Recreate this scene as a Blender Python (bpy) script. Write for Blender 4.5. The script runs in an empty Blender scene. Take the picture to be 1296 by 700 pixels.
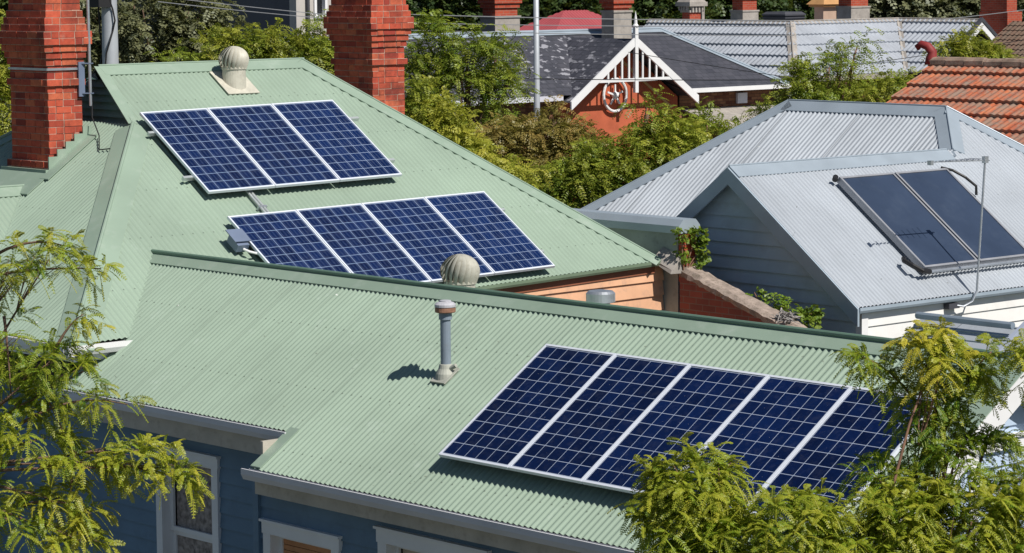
import bpy, math, random
import numpy as np
from mathutils import Vector, Matrix

random.seed(7)
RNG = np.random.default_rng(11)
SC = bpy.context.scene
COL = SC.collection

# ------------------------------------------------------------------ camera, sky, sun, exposure
cam_data = bpy.data.cameras.new('camera')
cam_data.sensor_width = 36.0
cam_data.lens = 98.8
cam_data.clip_start = 0.5
cam_data.clip_end = 3000
cam = bpy.data.objects.new('camera', cam_data)
COL.objects.link(cam)
CAM = Vector((0, 0, 8.0))
RIGHT = Vector((0.666, 0.746, -0.008)).normalized()
FWD = Vector((-0.742, 0.661, -0.109))
FWD = (FWD - RIGHT * FWD.dot(RIGHT)).normalized()
UP = RIGHT.cross(FWD).normalized()
cam.matrix_world = Matrix(((RIGHT.x, UP.x, -FWD.x, CAM.x), (RIGHT.y, UP.y, -FWD.y, CAM.y),
                           (RIGHT.z, UP.z, -FWD.z, CAM.z), (0, 0, 0, 1)))
SC.camera = cam

SUN_DIR = Vector((0.655, 0.045, 0.755)).normalized()
world = bpy.data.worlds.new('World')
SC.world = world
world.use_nodes = True
wn = world.node_tree.nodes
sky = wn.new('ShaderNodeTexSky')
sky.sky_type = 'NISHITA'
sky.sun_disc = False
sky.ozone_density = 3.0
sky.dust_density = 0.3
sky.air_density = 1.0
sky.sun_elevation = math.asin(SUN_DIR.z)
sky.sun_rotation = math.atan2(SUN_DIR.x, SUN_DIR.y)
bg = wn['Background']
bg.inputs['Strength'].default_value = 0.052
world.node_tree.links.new(sky.outputs[0], bg.inputs['Color'])

sun_data = bpy.data.lights.new('sun', 'SUN')
sun_data.energy = 5.0
sun_data.angle = math.radians(0.5)
sun_data.color = (1.0, 0.95, 0.87)
sun = bpy.data.objects.new('sun', sun_data)
COL.objects.link(sun)
sun.location = (0, 0, 60)
sun.rotation_euler = SUN_DIR.to_track_quat('Z', 'Y').to_euler()

SC.view_settings.view_transform = 'Standard'
SC.view_settings.look = 'None'
SC.view_settings.exposure = 0.0
SC.view_settings.gamma = 1.0


# ------------------------------------------------------------------ helpers: points, things, meshes
def at(depth, x, y):
    """world point seen at photo pixel (x, y), `depth` metres in front of the camera"""
    f = 3557.0
    return CAM + (FWD + RIGHT * ((x - 648) / f) + UP * ((350 - y) / f)) * depth


def V(*a):
    return Vector(a)


def thing(name, label, cat, loc=(0, 0, 0), group=None, kind=None):
    o = bpy.data.objects.new(name, None)
    o.empty_display_size = 0.3
    o.location = loc
    COL.objects.link(o)
    o['label'] = label
    o['category'] = cat
    if group:
        o['group'] = group
    if kind:
        o['kind'] = kind
    return o


def tag(o, label, cat, group=None, kind=None):
    o['label'] = label
    o['category'] = cat
    if group:
        o['group'] = group
    if kind:
        o['kind'] = kind
    return o


def base_of(o):
    p = Vector((0, 0, 0))
    while o is not None:
        p = p + Vector(o.location)
        o = o.parent
    return p


class MB:
    """collects faces, then links them as ONE mesh object"""

    def __init__(self):
        self.v = []
        self.f = []
        self.uv = {}
        self.m = []

    def face(self, pts, uv=None):
        i = len(self.v)
        self.v.extend([tuple(p) for p in pts])
        self.f.append(tuple(range(i, i + len(pts))))
        if uv:
            self.uv[len(self.f) - 1] = uv

    def hexa(self, p):
        """eight corners: bottom ring 0-3 counter-clockwise from above, top ring 4-7"""
        i = len(self.v)
        self.v.extend([tuple(q) for q in p])
        for f in ((3, 2, 1, 0), (4, 5, 6, 7), (0, 1, 5, 4), (1, 2, 6, 5), (2, 3, 7, 6), (3, 0, 4, 7)):
            self.f.append(tuple(i + k for k in f))

    def box(self, x0, x1, y0, y1, z0, z1):
        self.hexa([(x0, y0, z0), (x1, y0, z0), (x1, y1, z0), (x0, y1, z0),
                   (x0, y0, z1), (x1, y0, z1), (x1, y1, z1), (x0, y1, z1)])

    def obox(self, o, a, b, c):
        """box from corner o along vectors a, b, c (right handed)"""
        o, a, b, c = Vector(o), Vector(a), Vector(b), Vector(c)
        self.hexa([o, o + a, o + a + b, o + b, o + c, o + a + c, o + a + b + c, o + b + c])

    def bar(self, p0, p1, w, h, up=(0, 0, 1)):
        p0, p1 = Vector(p0), Vector(p1)
        t = (p1 - p0)
        s = t.cross(Vector(up)).normalized()
        n = s.cross(t).normalized()
        self.obox(p0 - s * w / 2 - n * h / 2, s * w, t, n * h) if False else \
            self.obox(p0 + s * w / 2 - n * h / 2, t, -s * w, n * h)

    def tube(self, pts, rad, seg=8, caps=True):
        pts = [Vector(p) for p in pts]
        if not isinstance(rad, (list, tuple)):
            rad = [rad] * len(pts)
        rings = []
        ref = None
        for k, p in enumerate(pts):
            t = (pts[min(k + 1, len(pts) - 1)] - pts[max(k - 1, 0)]).normalized()
            if ref is None:
                ref = t.orthogonal().normalized()
            a = (ref - t * ref.dot(t))
            a = a.normalized() if a.length > 1e-6 else t.orthogonal().normalized()
            ref = a
            b = t.cross(a)
            i = len(self.v)
            for s in range(seg):
                an = 2 * math.pi * s / seg
                self.v.append(tuple(p + (a * math.cos(an) + b * math.sin(an)) * rad[k]))
            rings.append(i)
        for q in range(len(rings) - 1):
            for s in range(seg):
                s2 = (s + 1) % seg
                self.f.append((rings[q] + s, rings[q] + s2, rings[q + 1] + s2, rings[q + 1] + s))
        if caps:
            self.f.append(tuple(rings[0] + s for s in reversed(range(seg))))
            self.f.append(tuple(rings[-1] + s for s in range(seg)))

    def lathe(self, c, prof, seg=24):
        c = Vector(c)
        rings = []
        for r, z in prof:
            i = len(self.v)
            for s in range(seg):
                an = 2 * math.pi * s / seg
                self.v.append((c.x + r * math.cos(an), c.y + r * math.sin(an), c.z + z))
            rings.append(i)
        for q in range(len(rings) - 1):
            for s in range(seg):
                s2 = (s + 1) % seg
                self.f.append((rings[q] + s, rings[q] + s2, rings[q + 1] + s2, rings[q + 1] + s))
        self.f.append(tuple(rings[0] + s for s in reversed(range(seg))))
        self.f.append(tuple(rings[-1] + s for s in range(seg)))

    def sheet(self, poly, u, v, n, pitch=0.076, amp=0.009, course=None, lip=0.0, sub=8, lift=0.0, ref=None, groove=0.0):
        """profiled sheet filling the flat polygon `poly`: waves run down `v`, spaced along `u`, pushed out along `n`;
        with `course` the sheet is laid in overlapping courses with a lip (tiles, boards)"""
        u, v, n = Vector(u).normalized(), Vector(v).normalized(), Vector(n).normalized()
        o = Vector(poly[0])
        P = [((Vector(p) - o).dot(u), (Vector(p) - o).dot(v)) for p in poly]
        vmin, vmax = min(p[1] for p in P), max(p[1] for p in P)
        bands = [(vmin, vmax)] if not course else []
        if course:
            vr = (Vector(ref) - o).dot(v) if ref is not None else vmax
            k = vr + course * math.ceil((vmax - vr) / course - 1e-6)
            while k > vmin + 1e-4:
                bands.append((k - course, k))
                k -= course
        for (b0, b1) in bands:
            Q = clip(clip(P, 1, max(b0, vmin), True), 1, min(b1, vmax), False) if course else P
            if len(Q) < 3:
                continue
            umin, umax = min(p[0] for p in Q), max(p[0] for p in Q)
            us = {round(p[0], 5) for p in Q}
            if amp > 0:
                st = pitch / sub
                k = math.ceil(umin / st)
                while k * st < umax:
                    us.add(round(k * st, 5))
                    k += 1
            us = sorted(us)
            rows = []
            for x in us:
                lo, hi = span(Q, x)
                if lo is None:
                    continue
                h = amp * math.sin(2 * math.pi * x / pitch) if amp else 0
                i = len(self.v)
                for y in (lo, hi):
                    d = h + lift + (lip * (y - b0) / max(course, 1e-6) if course else 0)
                    self.v.append(tuple(o + u * x + v * y + n * d))
                rows.append((i, x, lo, hi))
            for (i, x, lo, hi), (j, x2, lo2, hi2) in zip(rows, rows[1:]):
                self.f.append((i, i + 1, j + 1, j))
                self.uv[len(self.f) - 1] = [(x, lo), (x, hi), (x2, hi2), (x2, lo2)]
            if course and lip:
                for (i, x, lo, hi), (j, x2, lo2, hi2) in zip(rows, rows[1:]):
                    if hi < b1 - 0.02 and hi2 < b1 - 0.02:
                        continue
                    a, b = Vector(self.v[i + 1]), Vector(self.v[j + 1])
                    h = lip * 0.98 + (amp * 0.5)
                    k = len(self.v)
                    self.v.extend([tuple(a - n * h - v * groove), tuple(b - n * h - v * groove)])
                    self.f.append((i + 1, k, k + 1, j + 1))
                    self.uv[len(self.f) - 1] = [(x, hi - .001), (x, hi - .001), (x2, hi2 - .001), (x2, hi2 - .001)]
        return self

    def build(self, name, material, parent=None, smooth=False, label=None):
        me = bpy.data.meshes.new(name)
        org = base_of(parent) if parent is not None else Vector((0, 0, 0))
        me.from_pydata([(p[0] - org.x, p[1] - org.y, p[2] - org.z) for p in self.v], [], self.f)
        uvl = me.uv_layers.new(name='UVMap')
        data = np.zeros(len(me.loops) * 2, dtype=np.float32)
        for pi, poly in enumerate(me.polygons):
            if pi in self.uv:
                c = self.uv[pi]
            else:
                nn = poly.normal
                if abs(nn.z) > 0.98:
                    a, b = Vector((1, 0, 0)), Vector((0, 1, 0))
                else:
                    a = Vector((0, 0, 1)).cross(nn).normalized()
                    b = nn.cross(a)
                c = [(Vector(self.v[vi]).dot(a), Vector(self.v[vi]).dot(b)) for vi in self.f[pi]]
            for k, li in enumerate(poly.loop_indices):
                data[li * 2], data[li * 2 + 1] = c[k]
        uvl.data.foreach_set('uv', data)
        if smooth:
            me.polygons.foreach_set('use_smooth', [True] * len(me.polygons))
        me.materials.append(material)
        ob = bpy.data.objects.new(name, me)
        COL.objects.link(ob)
        if parent is not None:
            ob.parent = parent
        if label:
            ob['label'] = label
        return ob


def clip(P, ax, val, keep_above):
    out = []
    for a, b in zip(P, P[1:] + P[:1]):
        ia = (a[ax] >= val) if keep_above else (a[ax] <= val)
        ib = (b[ax] >= val) if keep_above else (b[ax] <= val)
        if ia:
            out.append(a)
        if ia != ib:
            t = (val - a[ax]) / (b[ax] - a[ax])
            out.append((a[0] + (b[0] - a[0]) * t, a[1] + (b[1] - a[1]) * t))
    return out


def span(P, x):
    ys = []
    for a, b in zip(P, P[1:] + P[:1]):
        lo, hi = min(a[0], b[0]), max(a[0], b[0])
        if lo - 1e-5 <= x <= hi + 1e-5:
            if hi - lo < 1e-5:
                ys += [a[1], b[1]]
            else:
                t = min(1, max(0, (x - a[0]) / (b[0] - a[0])))
                ys.append(a[1] + (b[1] - a[1]) * t)
    return (min(ys), max(ys)) if ys else (None, None)


def poly_normal(poly):
    n = Vector((0, 0, 0))
    for a, b in zip(poly, poly[1:] + poly[:1]):
        n += Vector(a).cross(Vector(b))
    n.normalize()
    return n if n.z >= 0 else -n


def roof_axes(poly):
    n = poly_normal([Vector(p) for p in poly])
    v = Vector((0, 0, -1))
    v = (v - n * v.dot(n)).normalized()
    return v.cross(n).normalized(), v, n


def cap(mb, p0, p1, normals, w=0.17, lift=0.016, valley=False, roll=0.0):
    """folded flashing along the edge p0-p1, a wing lying on each of the roof faces with the given normals"""
    p0, p1 = Vector(p0), Vector(p1)
    t = (p1 - p0).normalized()
    for n in normals:
        n = Vector(n).normalized()
        d = n.cross(t).normalized()
        if (d.z > 0) != valley:
            d = -d
        a, b = p0 + n * lift, p1 + n * lift
        q = [a, b, b + d * w, a + d * w]
        e = [x - n * 0.012 for x in q]
        if (q[1] - q[0]).cross(q[2] - q[1]).dot(n) < 0:
            q = [q[1], q[0], q[3], q[2]]
            e = [e[1], e[0], e[3], e[2]]
        mb.hexa(e + q)
    if roll:
        nz = sum((Vector(n) for n in normals), Vector()).normalized()
        mb.tube([p0 + nz * (lift + roll * .5), p1 + nz * (lift + roll * .5)], roll, 8)


# ------------------------------------------------------------------ materials
def new_mat(name):
    m = bpy.data.materials.new(name)
    m.use_nodes = True
    nt = m.node_tree
    b = nt.nodes['Principled BSDF']
    return m, nt, b


def N(nt, typ, **kw):
    n = nt.nodes.new(typ)
    for k, val in kw.items():
        if k == 'op':
            n.operation = val
        elif k.startswith('i'):
            n.inputs[int(k[1:])].default_value = val
        else:
            setattr(n, k, val)
    return n


def math_node(nt, op, a, b=None, c=None):
    n = nt.nodes.new('ShaderNodeMath')
    n.operation = op
    for i, x in enumerate((a, b, c)):
        if x is None:
            continue
        if isinstance(x, (int, float)):
            n.inputs[i].default_value = x
        else:
            nt.links.new(x, n.inputs[i])
    return n.outputs[0]


def mix(nt, fac, a, b, blend='MIX'):
    n = nt.nodes.new('ShaderNodeMix')
    n.data_type = 'RGBA'
    n.blend_type = blend
    n.clamp_factor = True
    for sock, x in ((n.inputs[0], fac), (n.inputs[6], a), (n.inputs[7], b)):
        if isinstance(x, (int, float)):
            sock.default_value = x
        elif isinstance(x, tuple):
            sock.default_value = (x[0], x[1], x[2], 1)
        else:
            nt.links.new(x, sock)
    return n.outputs[2]


def coords(nt, which='UV', scale=None):
    tc = nt.nodes.new('ShaderNodeTexCoord')
    o = tc.outputs[which]
    if scale:
        mp = nt.nodes.new('ShaderNodeMapping')
        mp.inputs['Scale'].default_value = scale
        nt.links.new(o, mp.inputs['Vector'])
        o = mp.outputs[0]
    return o


def noise(nt, vec, scale, detail=4, rough=0.55):
    n = nt.nodes.new('ShaderNodeTexNoise')
    n.inputs['Scale'].default_value = scale
    n.inputs['Detail'].default_value = detail
    n.inputs['Roughness'].default_value = rough
    nt.links.new(vec, n.inputs['Vector'])
    return n.outputs['Fac']


def ramp(nt, fac, a, b):
    n = nt.nodes.new('ShaderNodeMapRange')
    n.inputs['From Min'].default_value = a
    n.inputs['From Max'].default_value = b
    nt.links.new(fac, n.inputs['Value'])
    return n.outputs[0]


def bump(nt, bsdf, height, strength=0.3, dist=0.01):
    n = nt.nodes.new('ShaderNodeBump')
    n.inputs['Strength'].default_value = strength
    n.inputs['Distance'].default_value = dist
    nt.links.new(height, n.inputs['Height'])
    nt.links.new(n.outputs[0], bsdf.inputs['Normal'])


def plain(name, col, rough=0.6, metal=0.0, var=0.12, scale=3.0, dirt=None, dirt_amt=0.0, bmp=0.0, spec=0.4):
    m, nt, b = new_mat(name)
    vec = coords(nt, 'Object')
    f = noise(nt, vec, scale, 5)
    lo = tuple(c * (1 - var) for c in col)
    hi = tuple(min(1, c * (1 + var)) for c in col)
    c = mix(nt, ramp(nt, f, 0.3, 0.7), lo, hi)
    if dirt:
        d = noise(nt, vec, scale * 3.1, 6, 0.65)
        c = mix(nt, math_node(nt, 'MULTIPLY', ramp(nt, d, 0.52, 0.75), dirt_amt), c, dirt)
    nt.links.new(c, b.inputs['Base Color'])
    b.inputs['Roughness'].default_value = rough
    b.inputs['Metallic'].default_value = metal
    b.inputs['Specular IOR Level'].default_value = spec
    if bmp:
        bump(nt, b, noise(nt, vec, scale * 8, 4), bmp, 0.01)
    return m


def uv_split(nt, vec):
    s = nt.nodes.new('ShaderNodeSeparateXYZ')
    nt.links.new(vec, s.inputs[0])
    return s.outputs[0], s.outputs[1]


def roof_metal(name, col, rough=0.45, metal=0.0, chalk=(0.7, 0.75, 0.7), chalk_amt=0.35, lap=0.762, rowgap=0.9, spec=0.35, screws=True, streak=0.12, lapdark=0.2):
    m, nt, b = new_mat(name)
    uv = coords(nt, 'UV')
    u, v = uv_split(nt, uv)
    # one sheet differs a little from the next
    sid = math_node(nt, 'FLOOR', math_node(nt, 'DIVIDE', u, lap))
    wn_ = nt.nodes.new('ShaderNodeTexWhiteNoise')
    wn_.noise_dimensions = '1D'
    nt.links.new(sid, wn_.inputs['W'])
    val = math_node(nt, 'MULTIPLY_ADD', wn_.outputs['Value'], 0.06, 0.97)
    big = noise(nt, uv, 0.55, 6, 0.6)
    c = mix(nt, ramp(nt, big, 0.3, 0.72), tuple(x * 0.87 for x in col), tuple(min(1, x * 1.12) for x in col))
    # streaks running down the slope
    mp = nt.nodes.new('ShaderNodeMapping')
    mp.inputs['Scale'].default_value = (9, 0.45, 1)
    nt.links.new(uv, mp.inputs['Vector'])
    st = noise(nt, mp.outputs[0], 1.0, 5, 0.6)
    c = mix(nt, math_node(nt, 'MULTIPLY', ramp(nt, st, 0.5, 0.85), streak), c, tuple(x * 0.45 for x in col))
    # chalky bleached blotches
    ch = noise(nt, uv, 1.7, 8, 0.7)
    c = mix(nt, math_node(nt, 'MULTIPLY', ramp(nt, ch, 0.6, 0.78), chalk_amt), c, chalk)
    # specks of dirt
    sp = noise(nt, uv, 22, 2, 0.5)
    c = mix(nt, math_node(nt, 'MULTIPLY', ramp(nt, sp, 0.70, 0.76), 0.5), c, (0.08, 0.08, 0.06))
    wd = noise(nt, uv, 5.5, 3, 0.5)
    c = mix(nt, math_node(nt, 'MULTIPLY', ramp(nt, wd, 0.755, 0.775), 0.8), c, (0.72, 0.74, 0.70))
    rs_ = noise(nt, uv, 3.3, 9, 0.8)
    c = mix(nt, math_node(nt, 'MULTIPLY', ramp(nt, rs_, 0.66, 0.74), 0.30), c, (0.20, 0.17, 0.11))
    cc = nt.nodes.new('ShaderNodeMix')
    cc.data_type = 'RGBA'
    cc.blend_type = 'MULTIPLY'
    cc.inputs[0].default_value = 1
    comb = nt.nodes.new('ShaderNodeCombineColor')
    for i in range(3):
        nt.links.new(val, comb.inputs[i])
    nt.links.new(c, cc.inputs[6])
    nt.links.new(comb.outputs[0], cc.inputs[7])
    c = cc.outputs[2]
    # dark lap joint between two sheets
    fr = math_node(nt, 'FRACT', math_node(nt, 'DIVIDE', u, lap))
    lapm = math_node(nt, 'LESS_THAN', fr, 0.016)
    c = mix(nt, math_node(nt, 'MULTIPLY', lapm, lapdark), c, tuple(x * 0.35 for x in col))
    if screws:
        fu = math_node(nt, 'SUBTRACT', math_node(nt, 'FRACT', math_node(nt, 'DIVIDE', u, 0.152)), 0.125)
        fv = math_node(nt, 'SUBTRACT', math_node(nt, 'FRACT', math_node(nt, 'DIVIDE', v, rowgap)), 0.9)
        du = math_node(nt, 'MULTIPLY', fu, 0.152)
        dv = math_node(nt, 'MULTIPLY', fv, rowgap)
        d2 = math_node(nt, 'ADD', math_node(nt, 'MULTIPLY', du, du), math_node(nt, 'MULTIPLY', dv, dv))
        c = mix(nt, math_node(nt, 'MULTIPLY', math_node(nt, 'LESS_THAN', d2, 0.00013), 0.6), c, (0.05, 0.06, 0.05))
    nt.links.new(c, b.inputs['Base Color'])
    b.inputs['Roughness'].default_value = rough
    b.inputs['Metallic'].default_value = metal
    b.inputs['Specular IOR Level'].default_value = spec
    return m


def brick_island(name, cols, rough=0.85, soot=0.0):
    m, nt, b = new_mat(name)
    g = nt.nodes.new('ShaderNodeNewGeometry')
    r = nt.nodes.new('ShaderNodeValToRGB')
    r.color_ramp.interpolation = 'LINEAR'
    el = r.color_ramp.elements
    el[0].color = (*cols[0], 1)
    el[1].color = (*cols[-1], 1)
    for i, c in enumerate(cols[1:-1]):
        e = el.new((i + 1) / (len(cols) - 1))
        e.color = (*c, 1)
    nt.links.new(g.outputs['Random Per Island'], r.inputs[0])
    vec = coords(nt, 'Object')
    f = noise(nt, vec, 14, 6, 0.65)
    c = mix(nt, math_node(nt, 'MULTIPLY', ramp(nt, f, 0.45, 0.8), 0.45), r.outputs[0], tuple(x * 0.45 for x in cols[0]))
    so = noise(nt, vec, 1.7, 7, 0.7)
    c = mix(nt, math_node(nt, 'MULTIPLY', ramp(nt, so, 0.46, 0.66), 0.62), c, (0.07, 0.028, 0.024))
    w = noise(nt, vec, 5, 5, 0.7)
    c = mix(nt, math_node(nt, 'MULTIPLY', ramp(nt, w, 0.62, 0.75), 0.25), c, (0.5, 0.36, 0.28))
    nt.links.new(c, b.inputs['Base Color'])
    b.inputs['Roughness'].default_value = rough
    b.inputs['Specular IOR Level'].default_value = 0.2
    bump(nt, b, noise(nt, vec, 60, 4), 0.4, 0.006)
    return m


def brick_tex(name, c1, c2, mortar, scale=1.0):
    m, nt, b = new_mat(name)
    uv = coords(nt, 'UV')
    t = nt.nodes.new('ShaderNodeTexBrick')
    t.inputs['Color1'].default_value = (*c1, 1)
    t.inputs['Color2'].default_value = (*c2, 1)
    t.inputs['Mortar'].default_value = (*mortar, 1)
    t.inputs['Scale'].default_value = 1.0
    t.inputs['Mortar Size'].default_value = 0.006
    t.inputs['Brick Width'].default_value = 0.24
    t.inputs['Row Height'].default_value = 0.086
    nt.links.new(uv, t.inputs['Vector'])
    f = noise(nt, uv, 3, 5, 0.65)
    c = mix(nt, math_node(nt, 'MULTIPLY', ramp(nt, f, 0.45, 0.75), 0.4), t.outputs['Color'], tuple(x * 0.5 for x in c1))
    nt.links.new(c, b.inputs['Base Color'])
    b.inputs['Roughness'].default_value = 0.9
    b.inputs['Specular IOR Level'].default_value = 0.2
    bump(nt, b, t.outputs['Fac'], -0.4, 0.008)
    return m


def tile_mat(name, cols, lichen, pitch, course, lich_amt=0.6):
    m, nt, b = new_mat(name)
    uv = coords(nt, 'UV')
    u, v = uv_split(nt, uv)
    comb = nt.nodes.new('ShaderNodeCombineXYZ')
    nt.links.new(math_node(nt, 'FLOOR', math_node(nt, 'DIVIDE', u, pitch)), comb.inputs[0])
    nt.links.new(math_node(nt, 'FLOOR', math_node(nt, 'DIVIDE', v, course)), comb.inputs[1])
    w = nt.nodes.new('ShaderNodeTexWhiteNoise')
    w.noise_dimensions = '2D'
    nt.links.new(comb.outputs[0], w.inputs['Vector'])
    r = nt.nodes.new('ShaderNodeValToRGB')
    el = r.color_ramp.elements
    el[0].color = (*cols[0], 1)
    el[1].color = (*cols[-1], 1)
    for i, c in enumerate(cols[1:-1]):
        e = el.new((i + 1) / (len(cols) - 1))
        e.color = (*c, 1)
    nt.links.new(w.outputs['Value'], r.inputs[0])
    f = noise(nt, uv, 3.2, 8, 0.8)
    c = mix(nt, math_node(nt, 'MULTIPLY', ramp(nt, f, 0.42, 0.58), lich_amt), r.outputs[0], lichen)
    f2 = noise(nt, uv, 12, 5, 0.7)
    c = mix(nt, math_node(nt, 'MULTIPLY', ramp(nt, f2, 0.55, 0.7), 0.5), c, tuple(x * 0.35 for x in cols[0]))
    nt.links.new(c, b.inputs['Base Color'])
    b.inputs['Roughness'].default_value = 0.85
    b.inputs['Specular IOR Level'].default_value = 0.25
    return m


def slate_mat(name, chips):
    m, nt, b = new_mat(name)
    uv = coords(nt, 'UV')
    t = nt.nodes.new('ShaderNodeTexBrick')
    t.inputs['Color1'].default_value = (0.040, 0.042, 0.055, 1)
    t.inputs['Color2'].default_value = (0.068, 0.068, 0.085, 1)
    t.inputs['Mortar'].default_value = (0.015, 0.016, 0.02, 1)
    t.inputs['Scale'].default_value = 1.0
    t.inputs['Mortar Size'].default_value = 0.008
    t.inputs['Brick Width'].default_value = 0.26
    t.inputs['Row Height'].default_value = 0.2
    nt.links.new(uv, t.inputs['Vector'])
    c = t.outputs['Color']
    f = noise(nt, uv, 0.9, 5, 0.6)
    c = mix(nt, math_node(nt, 'MULTIPLY', ramp(nt, f, 0.4, 0.75), 0.5), c, (0.085, 0.085, 0.1))
    if chips:
        # pale chipped slates, gathered along the courses
        mp = nt.nodes.new('ShaderNodeMapping')
        mp.inputs['Scale'].default_value = (3.2, 5.0, 1)
        nt.links.new(uv, mp.inputs['Vector'])
        n1 = noise(nt, mp.outputs[0], 1.0, 3, 0.6)
        n2 = noise(nt, uv, 0.5, 2, 0.5)
        msk = math_node(nt, 'MULTIPLY', ramp(nt, n1, 0.56, 0.61), ramp(nt, n2, 0.36, 0.5))
        c = mix(nt, math_node(nt, 'MULTIPLY', msk, 0.8), c, (0.36, 0.36, 0.4))
    nt.links.new(c, b.inputs['Base Color'])
    b.inputs['Roughness'].default_value = 0.55
    bump(nt, b, t.outputs['Fac'], -0.4, 0.01)
    return m


def solar_mat(name, dark, light, line, busbars):
    m, nt, b = new_mat(name)
    uv = coords(nt, 'UV')          # 0-6 across, 0-10 up: one unit is one cell
    u, v = uv_split(nt, uv)
    fu, fv = math_node(nt, 'FRACT', u), math_node(nt, 'FRACT', v)

    def edge(f, w):
        return math_node(nt, 'GREATER_THAN', math_node(nt, 'ABSOLUTE', math_node(nt, 'SUBTRACT', f, 0.5)), 0.5 - w)
    grid = math_node(nt, 'MAXIMUM', edge(fu, 0.021), edge(fv, 0.021))
    comb = nt.nodes.new('ShaderNodeCombineXYZ')
    nt.links.new(math_node(nt, 'FLOOR', u), comb.inputs[0])
    nt.links.new(math_node(nt, 'FLOOR', v), comb.inputs[1])
    oi = nt.nodes.new('ShaderNodeObjectInfo')
    nt.links.new(math_node(nt, 'MULTIPLY', oi.outputs['Random'], 97), comb.inputs[2])
    w = nt.nodes.new('ShaderNodeTexWhiteNoise')
    w.noise_dimensions = '3D'
    nt.links.new(comb.outputs[0], w.inputs['Vector'])
    vo = nt.nodes.new('ShaderNodeTexVoronoi')
    vo.inputs['Scale'].default_value = 9.0
    nt.links.new(uv, vo.inputs['Vector'])
    sep = nt.nodes.new('ShaderNodeSeparateColor')
    nt.links.new(vo.outputs['Color'], sep.inputs[0])
    k = math_node(nt, 'ADD', math_node(nt, 'MULTIPLY', w.outputs['Value'], 0.65), math_node(nt, 'MULTIPLY', sep.outputs[0], 0.35))
    k = math_node(nt, 'ADD', k, math_node(nt, 'MULTIPLY_ADD', oi.outputs['Random'], 0.5, -0.25))
    c = mix(nt, k, dark, light)
    if busbars:
        t = math_node(nt, 'FRACT', math_node(nt, 'MULTIPLY', fu, busbars))
        bb = math_node(nt, 'LESS_THAN', math_node(nt, 'ABSOLUTE', math_node(nt, 'SUBTRACT', t, 0.5)), 0.028 * busbars / 3)
        c = mix(nt, math_node(nt, 'MULTIPLY', bb, 0.42), c, line)
    c = mix(nt, grid, c, line)
    dust = noise(nt, uv, 1.3, 6, 0.7)
    c = mix(nt, math_node(nt, 'MULTIPLY', ramp(nt, dust, 0.5, 0.9), 0.07), c, (0.4, 0.42, 0.45))
    sp = noise(nt, uv, 7, 2, 0.5)
    c = mix(nt, math_node(nt, 'MULTIPLY', ramp(nt, sp, 0.74, 0.77), 0.5), c, (0.5, 0.5, 0.5))
    nt.links.new(c, b.inputs['Base Color'])
    b.inputs['Roughness'].default_value = 0.35
    b.inputs['Specular IOR Level'].default_value = 0.15
    b.inputs['Coat Weight'].default_value = 0.45
    b.inputs['Coat Roughness'].default_value = 0.04
    b.inputs['Coat IOR'].default_value = 1.35
    return m


def leaf_mat(name, greens, yellow, trans=0.35):
    m = bpy.data.materials.new(name)
    m.use_nodes = True
    nt = m.node_tree
    nt.nodes.remove(nt.nodes['Principled BSDF'])
    out = nt.nodes['Material Output']
    a = nt.nodes.new('ShaderNodeAttribute')
    a.attribute_name = 'tint'
    a2 = nt.nodes.new('ShaderNodeAttribute')
    a2.attribute_name = 'ripe'
    c = mix(nt, a.outputs['Fac'], greens[0], greens[1])
    c = mix(nt, a2.outputs['Fac'], c, yellow)
    d = nt.nodes.new('ShaderNodeBsdfDiffuse')
    t = nt.nodes.new('ShaderNodeBsdfTranslucent')
    g = nt.nodes.new('ShaderNodeBsdfGlossy')
    g.inputs['Roughness'].default_value = 0.45
    g.inputs['Color'].default_value = (0.7, 0.75, 0.7, 1)
    nt.links.new(c, d.inputs[0])
    nt.links.new(mix(nt, 0.35, c, (0.45, 0.5, 0.05)), t.inputs[0])
    s1 = nt.nodes.new('ShaderNodeMixShader')
    s1.inputs[0].default_value = trans
    nt.links.new(d.outputs[0], s1.inputs[1])
    nt.links.new(t.outputs[0], s1.inputs[2])
    s2 = nt.nodes.new('ShaderNodeMixShader')
    s2.inputs[0].default_value = 0.03
    nt.links.new(s1.outputs[0], s2.inputs[1])
    nt.links.new(g.outputs[0], s2.inputs[2])
    nt.links.new(s2.outputs[0], out.inputs['Surface'])
    return m


M = {}
GREEN = (0.290, 0.378, 0.300)
M['roof_green'] = roof_metal('green_roof_sheet', GREEN, 0.5, chalk=(0.52, 0.60, 0.55), chalk_amt=0.42)
M['cap_green'] = plain('green_flashing', (0.265, 0.352, 0.278), 0.5, var=0.08, scale=1.2, dirt=(0.5, 0.55, 0.5), dirt_amt=0.3)
M['roll_green'] = plain('green_ridge_roll', (0.12, 0.20, 0.15), 0.45, var=0.1)
M['roof_zinc'] = roof_metal('pale_zinc_sheet', (0.48, 0.52, 0.57), 0.42, 0.25, chalk=(0.75, 0.78, 0.8), chalk_amt=0.3, screws=False, streak=0.35, lapdark=0.7)
M['cap_zinc'] = plain('zinc_flashing', (0.35, 0.41, 0.47), 0.45, 0.2, var=0.1, scale=1.5)
M['cap_blue'] = plain('blue_grey_barge_paint', (0.33, 0.40, 0.47), 0.55, var=0.08)
M['brick'] = brick_island('red_chimney_brick', [(0.26, 0.045, 0.032), (0.52, 0.095, 0.052), (0.60, 0.12, 0.066), (0.44, 0.075, 0.046), (0.62, 0.16, 0.08), (0.55, 0.10, 0.056), (0.34, 0.055, 0.04)])
M['mortar'] = plain('lime_mortar', (0.46, 0.32, 0.25), 0.95, var=0.3, scale=9)
M['brick_far'] = brick_tex('red_brick_courses', (0.45, 0.085, 0.045), (0.36, 0.06, 0.035), (0.30, 0.2, 0.15))
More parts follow.
